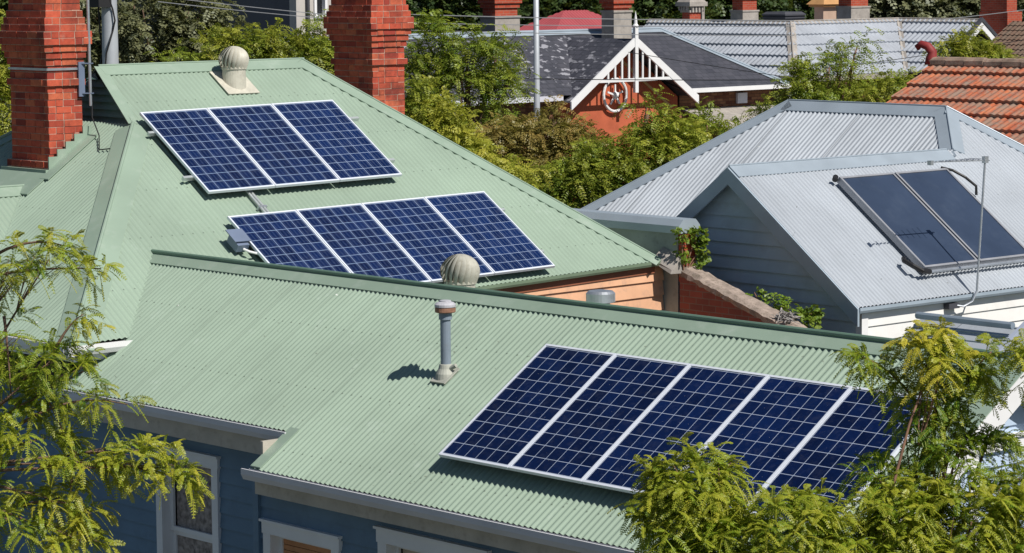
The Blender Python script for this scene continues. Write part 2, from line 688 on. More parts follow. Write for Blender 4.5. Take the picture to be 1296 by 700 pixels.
M['brick_orange'] = plain('orange_rendered_brick', (0.48, 0.115, 0.055), 0.9, var=0.2, scale=1.6, dirt=(0.4, 0.1, 0.05), dirt_amt=0.5)
M['brick_dark'] = brick_tex('dark_brown_brick', (0.13, 0.045, 0.03), (0.30, 0.15, 0.08), (0.08, 0.05, 0.04))
M['render'] = plain('grey_cement_render', (0.36, 0.33, 0.30), 0.9, var=0.18, scale=3, dirt=(0.15, 0.13, 0.12), dirt_amt=0.5, bmp=0.3)
M['coping'] = plain('mossy_concrete_coping', (0.33, 0.265, 0.225), 0.95, var=0.3, scale=6, dirt=(0.10, 0.085, 0.05), dirt_amt=0.9, bmp=0.8)
M['brick_wall'] = brick_tex('weathered_party_wall_brick', (0.30, 0.09, 0.065), (0.21, 0.075, 0.06), (0.22, 0.16, 0.13))
M['board_blue'] = plain('blue_weatherboard_paint', (0.125, 0.205, 0.295), 0.6, var=0.14, scale=1.2, dirt=(0.085, 0.13, 0.18), dirt_amt=0.5)
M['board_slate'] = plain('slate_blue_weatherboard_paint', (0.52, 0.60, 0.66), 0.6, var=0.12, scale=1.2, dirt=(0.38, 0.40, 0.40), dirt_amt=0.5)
M['board_pale'] = plain('pale_blue_weatherboard_paint', (0.42, 0.52, 0.66), 0.6, var=0.08, scale=1.4)
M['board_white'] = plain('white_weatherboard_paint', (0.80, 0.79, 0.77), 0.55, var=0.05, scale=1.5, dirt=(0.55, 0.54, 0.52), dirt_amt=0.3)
M['board_peach'] = plain('peach_weatherboard_paint', (0.70, 0.40, 0.245), 0.65, var=0.12, scale=2.2, dirt=(0.30, 0.22, 0.19), dirt_amt=0.55)
M['white'] = plain('white_trim_paint', (0.78, 0.78, 0.79), 0.5, var=0.05, scale=2)
M['trim_grey'] = plain('lilac_grey_trim_paint', (0.6, 0.6, 0.67), 0.55, var=0.06, scale=2)
M['fascia'] = plain('beige_fascia_paint', (0.48, 0.44, 0.38), 0.6, var=0.15, scale=3, dirt=(0.25, 0.2, 0.15), dirt_amt=0.5)
M['gutter'] = plain('pale_gutter_metal', (0.62, 0.62, 0.66), 0.45, var=0.07, scale=2)
M['gutter_green'] = plain('green_gutter_metal', (0.16, 0.22, 0.15), 0.5, var=0.1, scale=2)
M['glass'] = plain('dark_window_glass', (0.02, 0.022, 0.025), 0.06, var=0.1, spec=0.6)
M['blind'] = plain('orange_timber_blind', (0.52, 0.24, 0.11), 0.6, var=0.15, scale=6)
M['blind_beige'] = plain('beige_roller_blind', (0.55, 0.45, 0.36), 0.7, var=0.06)
M['galv'] = plain('galvanised_steel', (0.50, 0.53, 0.57), 0.38, 0.7, var=0.15, scale=8)
M['pole'] = plain('pale_grey_pole', (0.46, 0.49, 0.53), 0.5, 0.2, var=0.1, scale=3)
M['alu'] = plain('anodised_aluminium', (0.74, 0.78, 0.86), 0.35, 0.1, var=0.05)
M['rim'] = plain('dull_grey_rim', (0.32, 0.33, 0.36), 0.45, 0.2, var=0.12)
M['alu_rail'] = plain('raw_aluminium_rail', (0.62, 0.66, 0.66), 0.35, 0.5, var=0.08)
M['pvc'] = plain('grey_pvc_pipe', (0.22, 0.27, 0.33), 0.45, var=0.1, scale=6, dirt=(0.2, 0.2, 0.2), dirt_amt=0.3)
M['cap_pipe'] = plain('weathered_vent_cap', (0.46, 0.46, 0.50), 0.5, var=0.2, scale=14)
M['rust_ring'] = plain('rust_stained_ring', (0.33, 0.17, 0.11), 0.7, var=0.3, scale=14)
M['rubber'] = plain('grey_pipe_boot', (0.40, 0.41, 0.36), 0.6, var=0.15, scale=10)
M['black'] = plain('black_rubber', (0.015, 0.015, 0.017), 0.5, var=0.2)
M['cream'] = plain('cream_ventilator_paint', (0.54, 0.52, 0.44), 0.5, var=0.14, scale=7, dirt=(0.3, 0.27, 0.2), dirt_amt=0.4)
M['cream_dull'] = plain('weathered_ventilator_paint', (0.43, 0.42, 0.36), 0.55, var=0.14, scale=8, dirt=(0.2, 0.17, 0.12), dirt_amt=0.5)
M['isolator'] = plain('blue_grey_plastic', (0.16, 0.20, 0.29), 0.4, var=0.1)
M['cells_dark'] = solar_mat('navy_solar_cells', (0.0015, 0.006, 0.034), (0.003, 0.014, 0.075), (0.36, 0.42, 0.54), 0)
M['cells_blue'] = solar_mat('blue_solar_cells', (0.0015, 0.007, 0.040), (0.005, 0.020, 0.092), (0.30, 0.38, 0.54), 3)
M['collector'] = plain('collector_glass', (0.040, 0.058, 0.10), 0.16, var=0.18, scale=0.8, spec=0.6, dirt=(0.12, 0.15, 0.20), dirt_amt=0.15)
M['terracotta'] = tile_mat('lichened_terracotta', [(0.42, 0.10, 0.045), (0.55, 0.16, 0.07), (0.48, 0.13, 0.06), (0.34, 0.09, 0.05), (0.60, 0.20, 0.09)], (0.27, 0.215, 0.17), 0.145, 0.47, 0.9)
M['ridge_tile'] = plain('lichened_ridge_tile', (0.30, 0.22, 0.17), 0.9, var=0.4, scale=5, dirt=(0.30, 0.09, 0.05), dirt_amt=0.7, bmp=0.4)
M['brown_tile'] = tile_mat('brown_lichen_tiles', [(0.12, 0.075, 0.055), (0.18, 0.10, 0.07)], (0.2, 0.17, 0.13), 0.21, 0.33, 0.5)
M['metal_tile'] = roof_metal('grey_metal_tile', (0.42, 0.45, 0.50), 0.45, 0.1, chalk=(0.4, 0.38, 0.36), chalk_amt=0.4, lap=0.24, screws=False, streak=0.3)
M['slate_chip'] = slate_mat('chipped_dark_slate', True)
M['slate'] = slate_mat('dark_slate', False)
M['red_roof'] = roof_metal('red_roof_sheet', (0.36, 0.075, 0.085), 0.5, chalk=(0.42, 0.12, 0.12), screws=False)
M['blue_roof'] = plain('teal_roof_sheet', (0.03, 0.13, 0.21), 0.5)
M['bldg'] = plain('charcoal_cladding', (0.10, 0.105, 0.125), 0.7, var=0.06)
M['bldg_beige'] = plain('pale_render', (0.50, 0.47, 0.44), 0.8, var=0.06)
M['bark'] = plain('brown_bark', (0.16, 0.10, 0.07), 0.9, var=0.35, scale=9, bmp=0.5)
M['twig'] = plain('reddish_twig_bark', (0.22, 0.12, 0.08), 0.85, var=0.3, scale=12)
M['cooler'] = plain('charcoal_plastic', (0.06, 0.062, 0.075), 0.6, var=0.1)
M['cable'] = plain('black_cable', (0.02, 0.02, 0.022), 0.6)
M['cable_grey'] = plain('weathered_bare_cable', (0.35, 0.36, 0.38), 0.5)
M['finial'] = plain('painted_red_finial', (0.25, 0.03, 0.03), 0.6)
M['fur'] = plain('grey_dry_vine', (0.33, 0.31, 0.30), 0.9, var=0.3, scale=20)

M['leaf_front'] = leaf_mat('honey_locust_leaf', ((0.055, 0.15, 0.014), (0.24, 0.37, 0.022)), (0.60, 0.52, 0.06), 0.42)
M['leaf_mid'] = leaf_mat('mid_green_leaf', ((0.06, 0.13, 0.018), (0.25, 0.34, 0.035)), (0.54, 0.47, 0.07), 0.38)
M['leaf_rust'] = leaf_mat('olive_brown_leaf', ((0.09, 0.115, 0.035), (0.29, 0.28, 0.08)), (0.36, 0.22, 0.06), 0.3)
M['leaf_olive'] = leaf_mat('olive_grey_leaf', ((0.05, 0.065, 0.04), (0.19, 0.20, 0.11)), (0.28, 0.27, 0.08), 0.2)
M['leaf_dark'] = leaf_mat('dark_evergreen_leaf', ((0.016, 0.034, 0.012), (0.065, 0.11, 0.03)), (0.12, 0.13, 0.03), 0.2)
M['leaf_ivy'] = leaf_mat('ivy_leaf', ((0.05, 0.12, 0.012), (0.17, 0.29, 0.03)), (0.33, 0.30, 0.05), 0.3)
M['curtain'] = plain('lace_curtain', (0.30, 0.26, 0.24), 0.9, var=0.6, scale=16)
M['grass'] = plain('yard_ground', (0.085, 0.092, 0.075), 0.95, var=0.4, scale=0.6, dirt=(0.13, 0.12, 0.11), dirt_amt=0.7)

# ------------------------------------------------------------------ the ground
g = MB()
g.face([(-900, -300, 0), (300, -300, 0), (300, 900, 0), (-900, 900, 0)])
gr = g.build('ground', M['grass'])
gr['kind'] = 'structure'
tag(gr, 'flat ground of grass and grey earth under the houses', 'ground', kind='structure')

# ================================================================== the green roofed weatherboard house
TAN = 0.66189
CA, CB = -7.8449, -13.58956


def za(y):
    return TAN * y + CA


def zb(x):
    return -TAN * x + CB


COS, SIN = 1 / math.hypot(1, TAN), TAN / math.hypot(1, TAN)
N_A = Vector((0, -SIN, COS))      # front wing, slope facing the street
N_B = Vector((SIN, 0, COS))       # main roof, slope carrying two rows of panels

house = thing('weatherboard_house', 'blue weatherboard house under pale green corrugated roofs carrying all twelve solar panels', 'house', (-26, 19, 0))


def roof(name, poly, material, parent, pitch=0.076, amp=0.009, label=None, **k):
    mb = MB()
    u, v, n = roof_axes(poly)
    mb.sheet(poly, u, v, n, pitch, amp, **k)
    return mb.build(name, material, parent, smooth=not k.get('course'), label=label)


RX, RZ = -30.76, 6.772            # main ridge
XE, YL, YR = -26.38, 16.95, 26.47  # main eaves
ZE = zb(XE)
XB = 2 * RX - XE
GY, GZ = 20.083, 6.077            # foot of the gablet
GX = -29.715
XR = -26.70                        # the eave runs a little askew: its right end is further in and higher
ZR = zb(XR)
main_front = [V(RX, 20.27, RZ), V(GX, GY, GZ), V(XE, YL, ZE), V(XR, YR, ZR), V(RX, 23.573, RZ)]
main_left = [V(GX, GY, GZ), V(2 * RX - GX, GY, GZ), V(XB, YL, ZE), V(XE, YL, ZE)]
main_right = [V(RX, 23.573, RZ), V(XR, YR, ZR), V(2 * RX - XR, YR, ZR)]
main_back = [V(2 * RX - p.x, p.y, p.z) for p in main_front]
n_left = poly_normal(main_left)
n_right = poly_normal(main_right)
n_back = poly_normal(main_back)
r_front = roof('roof_sheet', main_front, M['roof_green'], house, label='long green roof slope under the two rows of blue panels')
roof('roof_sheet', main_left, M['roof_green'], house, label='green hip slope round the foot of the strapped chimney')
roof('roof_sheet', main_right, M['roof_green'], house)
roof('roof_sheet', main_back, M['roof_green'], house)

# front wing
W_R = 18.9
W_Z = za(W_R)
WX1 = -14.62
N_A2 = Vector((0, SIN, COS))


def za2(y):
    return W_Z - TAN * (y - W_R)


wing = [V(-27.66, W_R, W_Z), V(-26.40, 17.66, za(17.66)), V(-26.40, 16.95, za(16.95)), V(-22.424, 16.95, za(16.95)),
        V(-22.42, 16.47, za(16.47)), V(WX1, 16.47, za(16.47)), V(WX1, W_R, W_Z)]
roof('roof_sheet', wing, M['roof_green'], house, amp=.010, label='wide green slope of the front wing with five dark panels')
roof('roof_sheet', [V(-26.72, 17.55, za(17.55)), V(-26.72, 16.95, za(16.95)), V(-26.41, 16.95, za(16.95)), V(-26.41, 17.55, za(17.55))], M['roof_green'], house)
wfar = [V(-27.66, W_R, W_Z), V(-26.3, 20.25, za2(20.25)), V(-26.3, 20.85, za2(20.85)), V(WX1, 20.85, za2(20.85)), V(WX1, W_R, W_Z)]
roof('roof_sheet', wfar, M['roof_green'], house)

# flashings
mb = MB()
cap(mb, (RX, 20.27, RZ), (RX, 23.62, RZ), (N_B, n_back), 0.20, roll=0.012)
cap(mb, (GX, GY, GZ), (XE, YL, ZE), (N_B, n_left), 0.25, roll=0.022)
cap(mb, (2 * RX - GX, GY, GZ), (XB, YL, ZE), (n_back, n_left), 0.20, roll=0.022)
cap(mb, (RX, 23.573, RZ), (XR, YR, ZR), (N_B, n_right), 0.20, roll=0.012)
cap(mb, (RX, 23.573, RZ), (2 * RX - XR, YR, ZR), (n_back, n_right), 0.20, roll=0.012)
cap(mb, (RX, 20.20, RZ), (GX - .02, GY - .06, GZ), (N_B,), 0.16)
mb.build('ridge_cap', M['cap_green'], house)
mb = MB()
cap(mb, (-27.60, W_R, W_Z), (WX1 - .02, W_R, W_Z), (N_A, N_A2), 0.17)
mb.build('ridge_cap', M['cap_green'], house)
mb = MB()
mb.tube([V(-27.62, W_R, W_Z + .03), V(WX1 - .02, W_R, W_Z + .03)], 0.026, 10)
mb.build('ridge_roll', M['roll_green'], house)
mb = MB()
cap(mb, (-27.66, W_R, W_Z), (-26.42, 17.68, za(17.68)), (N_A,), 0.13, lift=0.014, valley=False)
cap(mb, (-27.66, W_R, W_Z), (-26.42, 17.68, za(17.68)), (N_B,), 0.10, lift=0.014, valley=True)
mb.build('valley_flashing', M['cap_green'], house)
mb = MB()     # flat barge cover along the right end of the wing roof
mb.obox(V(WX1 - .25, 16.47, za(16.47) + .018), V(.27, 0, 0), V(0, W_R - 16.47, W_Z - za(16.47)), V(0, 0, .014))
mb.obox(V(WX1 - .25, W_R, W_Z + .018), V(.27, 0, 0), V(0, 20.85 - W_R, za2(20.85) - W_Z), V(0, 0, .014))
mb.build('barge_flashing', M['cap_green'], house)
mb = MB()     # flat edge sheet where the wing steps out
mb.obox(V(-22.43, 16.47, za(16.47) + .016), V(.16, 0, 0), V(0, .5, .5 * TAN), V(0, 0, .012))
mb.build('edge_flashing', M['cap_green'], house)

# gablet with louvred triangle
mb = MB()
gp = [V(RX, 20.22, RZ - .07), V(2 * RX - GX - .02, 20.22, GZ - .03), V(GX + .02, 20.22, GZ - .03)]
mb.sheet(gp, V(1, 0, 0), V(0, 0, -1), V(0, -1, 0), 0.1, 0, course=0.095, lip=0.05)
mb.build('gablet_louvre', plain('teal_louvre_paint', (0.13, 0.22, 0.20), 0.5), house)

# gutters, fascias
def gutter(mb, p0, p1, out, drop=0.10, depth=0.11):
    """quad gutter hanging along p0-p1, `out` pointing away from the wall"""
    p0, p1, out = Vector(p0), Vector(p1), Vector(out)
    dn = V(0, 0, -1)
    t = p1 - p0
    prof = [(0, 0.0), (0, drop), (depth * .75, drop), (depth, drop * .45), (depth, -.012), (depth - .02, -.012),
            (depth - .02, .016), (depth - .02, drop * .5), (depth * .7, drop - .016), (.012, drop - .016), (.012, 0.0)]
    i = len(mb.v)
    n = len(prof)
    for p in (p0, p1):
        for a, b in prof:
            mb.v.append(tuple(p + out * a + dn * b))
    flip = t.cross(out).z > 0
    for k in range(n):
        k2 = (k + 1) % n
        q = (i + k, i + k2, i + n + k2, i + n + k)
        mb.f.append(q if flip else tuple(reversed(q)))
    mb.f.append(tuple(i + k for k in (range(n) if not flip else reversed(range(n)))))
    mb.f.append(tuple(i + n + k for k in (range(n) if flip else reversed(range(n)))))


mb = MB()
z1, z2 = za(16.95) - .015, za(16.47) - .015
gutter(mb, (-26.85, 16.99, z1), (-22.40, 16.99, z1), (0, -1, 0))
mb.build('gutter', M['gutter'], house)
mb = MB()
gutter(mb, (-22.50, 16.51, z2), (WX1 + .02, 16.51, z2), (0, -1, 0))
mb.build('gutter', M['gutter'], house)
mb = MB()
gutter(mb, (XE - .03, YL - .1, ZE - .015), (XE - .03, 17.75, ZE - .015), (1, 0, 0), .1, .12)
gutter(mb, (XB, YL + .03, ZE - .015), (XE + .09, YL + .03, ZE - .015), (0, -1, 0), .1, .12)
mb.build('gutter', M['white'], house, label='white gutter at the hip corner')
mb = MB()
EY = lambda y: XE + (XR - XE) * (y - YL) / (YR - YL)      # the eave's x at y
gutter(mb, (EY(20.3) - .03, 20.3, zb(EY(20.3)) - .012), (XR - .03, YR - .02, ZR - .012), (1, 0, 0), .055, .06)
mb.build('gutter', M['gutter_green'], house, label='narrow green gutter over the peach boards')
mb = MB()
mb.box(-26.75, -22.44, 17.0, 17.24, z1 - .30, z1 - .09)
mb.box(-22.46, -22.42, 16.62, 17.24, z1 - .30, z1 - .05)
mb.build('fascia', M['fascia'], house)
mb = MB()
mb.box(-22.47, WX1 - .05, 16.55, 16.74, z2 - .26, z2 - .09)
mb.build('fascia', M['fascia'], house)
mb = MB()
mb.box(XE - .30, XE - .05, YL + .05, 17.72, ZE - .2, ZE - .06)
mb.box(XB + .1, XE - .3, YL + .05, YL + .28, ZE - .2, ZE - .06)
mb.build('fascia', M['white'], house)
mb = MB()
a0, a1 = V(EY(20.9) - .19, 20.9, zb(EY(20.9)) - .17), V(XR - .19, YR - .05, ZR - .17)
mb.obox(a0, V(.13, 0, 0), a1 - a0, V(0, 0, .12))
mb.build('fascia', plain('red_brown_fascia', (0.30, 0.11, 0.06), 0.6), house)


def board_wall(mb, rect, normal, ref, course=0.165, lip=0.022, holes=()):
    """weatherboards on a rectangle ((a0, a1), (z0, z1)) of the plane with axis-aligned normal, at offset d; holes are left open"""
    (axis, d), (a0, a1), (zl, zh) = rect

    def P(a, z):
        return V(a, d, z) if axis == 'y' else V(d, a, z)
    pieces = [(a0, a1, zl, zh)]
    for (h0, h1, hz0, hz1) in holes:
        nxt = []
        for (p0, p1, q0, q1) in pieces:
            if h1 <= p0 or h0 >= p1 or hz1 <= q0 or hz0 >= q1:
                nxt.append((p0, p1, q0, q1))
                continue
            if p0 < h0:
                nxt.append((p0, h0, q0, q1))
            if h1 < p1:
                nxt.append((h1, p1, q0, q1))
            if hz1 < q1:
                nxt.append((max(p0, h0), min(p1, h1), hz1, q1))
            if q0 < hz0:
                nxt.append((max(p0, h0), min(p1, h1), q0, hz0))
        pieces = nxt
    n = Vector(normal)
    for (p0, p1, q0, q1) in pieces:
        poly = [P(p0, q1), P(p0, q0), P(p1, q0), P(p1, q1)]
        v = V(0, 0, -1)
        mb.sheet(poly, v.cross(n), v, n, 0.1, 0, course=course, lip=lip, ref=P(a0, zl), groove=.016)


def window(parent, axis, d, out, a0, a1, z0, z1, glass, casing=0.11, meeting=None, back=None, label=None, trim=None, recess=0.07):
    """casing + sashes + glass (+ a blind or curtain behind) set in a wall plane; `out` = +1 or -1 along the wall's axis"""
    trim = trim or M['white']

    def B(mb, p0, p1, q0, q1, e0, e1):
        lo, hi = sorted((d + out * e0, d + out * e1))
        if axis == 'y':
            mb.box(p0, p1, lo, hi, q0, q1)
        else:
            mb.box(lo, hi, p0, p1, q0, q1)
    mb = MB()
    c = casing
    B(mb, a0, a0 + c, z0, z1 - c, -.10, .045)
    B(mb, a1 - c, a1, z0, z1 - c, -.10, .045)
    B(mb, a0 - .015, a1 + .015, z1 - c, z1, -.10, .05)
    B(mb, a0 - .03, a1 + .03, z1, z1 + .025, -.02, .075)
    B(mb, a0 - .03, a1 + .03, z0 - .05, z0, -.10, .08)
    w = mb.build('window', trim, parent, label=label)
    mb = MB()
    s = .05
    x0, x1, y0, y1 = a0 + c, a1 - c, z0, z1 - c
    rails = [(y0, y1)] if meeting is None else [(meeting, y1), (y0, meeting)]
    for k, (r0, r1) in enumerate(rails):
        e = -recess - k * .03
        B(mb, x0, x0 + s, r0, r1, e - .03, e)
        B(mb, x1 - s, x1, r0, r1, e - .03, e)
        B(mb, x0 + s, x1 - s, r0, r0 + s, e - .03, e)
        B(mb, x0 + s, x1 - s, r1 - s, r1, e - .03, e)
    mb.build('sash', trim, w)
    mb = MB()
    B(mb, x0, x1, y0, y1, -recess - .075, -recess - .068)
    mb.build('pane', glass, w)
    if back is not None:
        mb = MB()
        k = back[1]
        if k == 'slats':
            z = y0
            while z < y1:
                B(mb, x0 + s, x1 - s, z, z + .05, -recess - .028, -recess - .016)
                z += .056
        else:
            B(mb, x0 + s, x1 - s, y0 + k * (y1 - y0), y1 - s, -recess - .066, -recess - .05)
        mb.build('blind' if back[0] is not M['curtain'] else 'curtain', back[0], w)
    return w


# walls
H1 = (-25.18, -24.03, 1.05, 2.86)
H2 = (-22.56, -21.33, 0.9, 2.47)
H3 = (-20.72, -19.12, 0.9, 2.66)
mb = MB()
board_wall(mb, (('y', 17.25), (-34.8, -22.66), (0.3, z1 - .1)), (0, -1, 0), (0, 0, 0), holes=[(H1[0] + .05, H1[1] - .05, H1[2], H1[3] - .05)])
mb.build('wall', M['board_blue'], house, label='blue weatherboard wall set back, with a lace curtained window')
mb = MB()
board_wall(mb, (('y', 16.75), (-22.64, -14.86), (0.3, z2 - .1)), (0, -1, 0), (0, 0, 0),
           holes=[(h[0] + .05, h[1] - .05, h[2], h[3] - .05) for h in (H2, H3)])
mb.box(-22.72, -22.63, 16.70, 17.25, 0.3, z2 - .15)
mb.build('wall', M['board_blue'], house, label='blue weatherboard wall of the stepped out wing')
mb = MB()
poly = [V(-14.86, 16.75, .3), V(-14.86, 21.0 - .2, .3), V(-14.86, 20.8, za2(20.8) - .05), V(-14.86, W_R, W_Z - .06), V(-14.86, 16.75, za(16.75) - .05)]
mb.sheet(poly, V(0, 0, -1).cross(V(1, 0, 0)), V(0, 0, -1), V(1, 0, 0), .1, 0, course=.165, lip=.022)
mb.build('wall', M['board_pale'], house, label='pale blue sunlit gable end')
mb = MB()
wn_ = V(1, .0336, 0).normalized()
mb.sheet([V(EY(20.85) - .10, 20.85, ZE - .05), V(EY(20.85) - .10, 20.85, 1.0), V(XR - .10, 26.61, 1.0), V(XR - .10, 26.61, ZR - .08)], V(0, 0, -1).cross(wn_), V(0, 0, -1), wn_, .1, 0, course=.2, lip=.03, groove=.016)
mb.build('wall', M['board_peach'], house, label='short wall of flaking peach boards')
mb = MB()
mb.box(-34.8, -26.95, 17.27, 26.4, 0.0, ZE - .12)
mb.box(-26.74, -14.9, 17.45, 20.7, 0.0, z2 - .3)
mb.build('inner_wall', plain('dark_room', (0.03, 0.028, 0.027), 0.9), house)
window(house, 'y', 17.25, -1, *H1, M['glass'], meeting=1.93, back=(M['curtain'], 0.0), label='double hung window with lace curtain')
window(house, 'y', 16.75, -1, *H2, M['glass'], casing=.12, back=(M['blind'], 'slats'), label='white window with orange timber blind')
window(house, 'y', 16.75, -1, *H3, M['glass'], casing=.13, back=(M['blind_beige'], 0.1), label='white window with beige blind')
window(house, 'x', -14.86, 1, 18.35, 19.45, 2.6, 4.0, M['glass'], casing=.1)
mb = MB()     # white barge boards on the gable end
for s, yy in ((1, 16.40), (-1, 20.9)):
    zz = za(yy) if s == 1 else za2(yy)
    d = V(0, W_R - yy, W_Z - zz)
    mb.obox(V(WX1 - .005, yy, zz - .22), V(.03, 0, 0), d, V(0, 0, .23)) if s == 1 else mb.obox(V(WX1 + .025, yy, zz - .22), V(-.03, 0, 0), d, V(0, 0, .23))
mb.build('barge_board', M['white'], house)


# ------------------------------------------------------------------ brick chimneys laid brick by brick
def brick_chimney(parent, x0, x1, y0, y1, zband, zfoot, ztop, label, plinth=None):
    """zband = underside of the projecting band; corbels step out above it and in again"""
    C = 0.0865
    mb, mo = MB(), MB()
    rnd = random.Random(int(abs(x0 * 100)))
    z = zband
    rows = []
    k0 = -int(math.ceil((zband - zfoot) / C))
    k = k0
    # projection of each course counted from the band
    out = {0: .035, 1: 0, 2: 0, 3: .025, 4: .05, 5: .075, 6: .105, 7: .105, 8: .075, 9: .05, 10: .025}
    while zband + (k + 1) * C < ztop:
        e = out.get(k, 0.0)
        if plinth and k - k0 < plinth:
            e = .05
        rows.append((zband + k * C, e, k))
        k += 1
    for zc, e, k in rows:
        a0, a1, b0, b1 = x0 - e, x1 + e, y0 - e, y1 + e
        mo.box(a0 + .007, a1 - .007, b0 + .007, b1 - .007, zc, zc + C)
        th = .11
        par = k % 2

        def run(lo, hi, fixed0, fixed1, along):
            s = lo
            first = True
            while s < hi - .02:
                L = .232 if (not first or par == 0) else .116
                if rnd.random() < .12:
                    L = .116
                first = False
                e2 = min(s + L, hi)
                if hi - e2 < .06:
                    e2 = hi
                j = [rnd.uniform(-.003, .003) for _ in range(4)]
                gap = .006
                zz0, zz1 = zc + .005 + j[3] * .4, zc + C - .005 + j[2] * .5
                if along == 'x':
                    mb.box(s + gap, e2 - gap, fixed0 + j[0], fixed1 + j[1], zz0, zz1)
                else:
                    mb.box(fixed0 + j[0], fixed1 + j[1], s + gap, e2 - gap, zz0, zz1)
                s = e2
        if par:
            run(a0, a1, b0, b0 + th, 'x')
            run(a0, a1, b1 - th, b1, 'x')
            run(b0 + th, b1 - th, a0, a0 + th, 'y')
            run(b0 + th, b1 - th, a1 - th, a1, 'y')
        else:
            run(b0, b1, a0, a0 + th, 'y')
            run(b0, b1, a1 - th, a1, 'y')
            run(a0 + th, a1 - th, b0, b0 + th, 'x')
            run(a0 + th, a1 - th, b1 - th, b1, 'x')
    c = mb.build('chimney', M['brick'], parent, label=label)
    mo.build('mortar', M['mortar'], c)
    mp = MB()
    for px in (x0 + (x1 - x0) * .3, x0 + (x1 - x0) * .7):
        mp.lathe(((px), (y0 + y1) / 2, rows[-1][0] + C), [(.10, 0), (.115, .03), (.10, .06), (.095, .28), (.12, .31), (.12, .34), (.08, .34)], 16)
    mp.build('chimney_pot', M['terracotta'], c)
    return c


LCX0, LCX1, LCY0, LCY1 = -31.32, -30.43, 19.29, 19.80
chL = brick_chimney(house, LCX0, LCX1, LCY0, LCY1, 6.562, 5.50, 8.2, 'red brick chimney strapped with a steel band', plinth=2)
brick_chimney(house, -32.62, -31.72, 25.6, 26.2, 6.62, 4.6, 8.3, 'red brick chimney behind the upper panel row', plinth=14)


def zl(y):
    return GZ + (GZ - ZE) / (GY - YL) * (y - GY)


mb = MB()   # chimney skirt
mb.box(LCX0 - .1, LCX1 + .075, LCY0 - .11, LCY0 - .06, zl(LCY0) - .22, zl(LCY0) - .005)
for k in range(5):
    ya = LCY0 - .06 + k * .13
    mb.box(LCX1 + .055, LCX1 + .075, ya, ya + .13, zl(ya) - .05, zl(ya) + .20)
mb.obox(V(LCX0 - .25, LCY0 - .45, zl(LCY0 - .45) + .02), V(LCX1 - LCX0 + .42, 0, 0), V(0, .34, .34 * (GZ - ZE) / (GY - YL)), V(0, 0, .014))
mb.obox(V(LCX1 + .07, LCY0 - .2, zl(LCY0 - .2) + .024), V(.2, 0, 0), V(0, .75, .75 * (GZ - ZE) / (GY - YL)), V(0, 0, .014))
mb.build('flashing', M['cap_green'], chL)
mb = MB()
for (a, b) in (((LCX0 - .01, LCY0 - .012), (LCX1 + .012, LCY0 - .012)), ((LCX1 + .012, LCY0 - .012), (LCX1 + .012, LCY1 - .06))):
    mb.bar((*a, 6.775), (*b, 6.775), .012, .03)
mb.build('strap', M['galv'], chL)

# little wing roof at the far left, running out towards the street
lz = 5.30
ly = 18.98
lx = -30.55
sl = 0.70
mb = MB()
lw_r = [V(lx, ly, lz), V(lx, 13.5, lz), V(lx + 2.2, 13.5, lz - 2.2 * sl), V(lx + 2.2, ly - 2.2, lz - 2.2 * sl)]
u, v, n = roof_axes(lw_r)
lw_l = [V(2 * lx - p.x, p.y, p.z) for p in lw_r]
mb.sheet(lw_r, u, v, n)
u, v, n2 = roof_axes(lw_l)
mb.sheet(lw_l, u, v, n2)
mb.build('roof_sheet', M['roof_green'], house, smooth=True)
mb = MB()
cap(mb, (lx, ly, lz), (lx, 13.5, lz), (n, n2), .18, roll=.015)
cap(mb, (lx, ly, lz), (lx + 2.2, ly - 2.2, lz - 2.2 * sl), (n,), .14, valley=False)
mb.build('ridge_cap', M['cap_green'], house)
mb = MB()
mb.box(lx - 2.0, lx + 1.9, 13.8, 17.2, 0, lz - 2.2 * sl - .1)
mb.build('wall', M['board_blue'], house)

# ------------------------------------------------------------------ things fixed on the green roofs
def panel(cells, w, h, cut=0.0):
    root = thing('solar_panel', '', 'solar panel')
    fr = .024
    mb = MB()
    t0, t1 = -.035, 0.0
    for (a, b, c, d) in ((0, w, 0, fr), (0, w, h - fr, h), (0, fr, fr, h - fr), (w - fr, w, fr, h - fr)):
        mb.box(a + .004, b - .004, c, d, t0, t1) if (c == 0 or d == h) else mb.box(a + (.004 if a == 0 else 0), b - (.004 if b == w else 0), c, d, t0, t1)
    f = mb.build('frame', M['alu'], root)
    mb = MB()
    a, b, c, d = fr, w - fr, fr, h - fr
    m = .012
    mb.face([(a, c, -.006), (b, c, -.006), (b, d, -.006), (a, d, -.006)],
            uv=[(-.06, -.06), (6.06, -.06), (6.06, 10.06), (-.06, 10.06)])
    mb.face([(a, d, -.03), (b, d, -.03), (b, c, -.03), (a, c, -.03)])
    g_ = mb.build('cell_sheet', cells, root)
    return root


def copy_tree(o, parent=None):
    c = o.copy()
    COL.objects.link(c)
    if parent is not None:
        c.parent = parent
    for ch in list(o.children):
        copy_tree(ch, c)
    return c


def lay(root, origin, ax, ay, az):
    root.matrix_world = Matrix(((ax.x, ay.x, az.x, origin.x), (ax.y, ay.y, az.y, origin.y), (ax.z, ay.z, az.z, origin.z), (0, 0, 0, 1)))


ORD = ['first', 'second', 'third', 'fourth', 'fifth']


def row(kind, n, w, h, low_left, ax, ay, az, phrase, group, gap=.0):
    first = panel(kind, w, h)
    for k in range(n):
        o = first if k == 0 else copy_tree(first)
        lay(o, low_left + ax * (k * (w + gap)), ax, ay, az)
        o['label'] = phrase % ORD[k]
        o['group'] = group


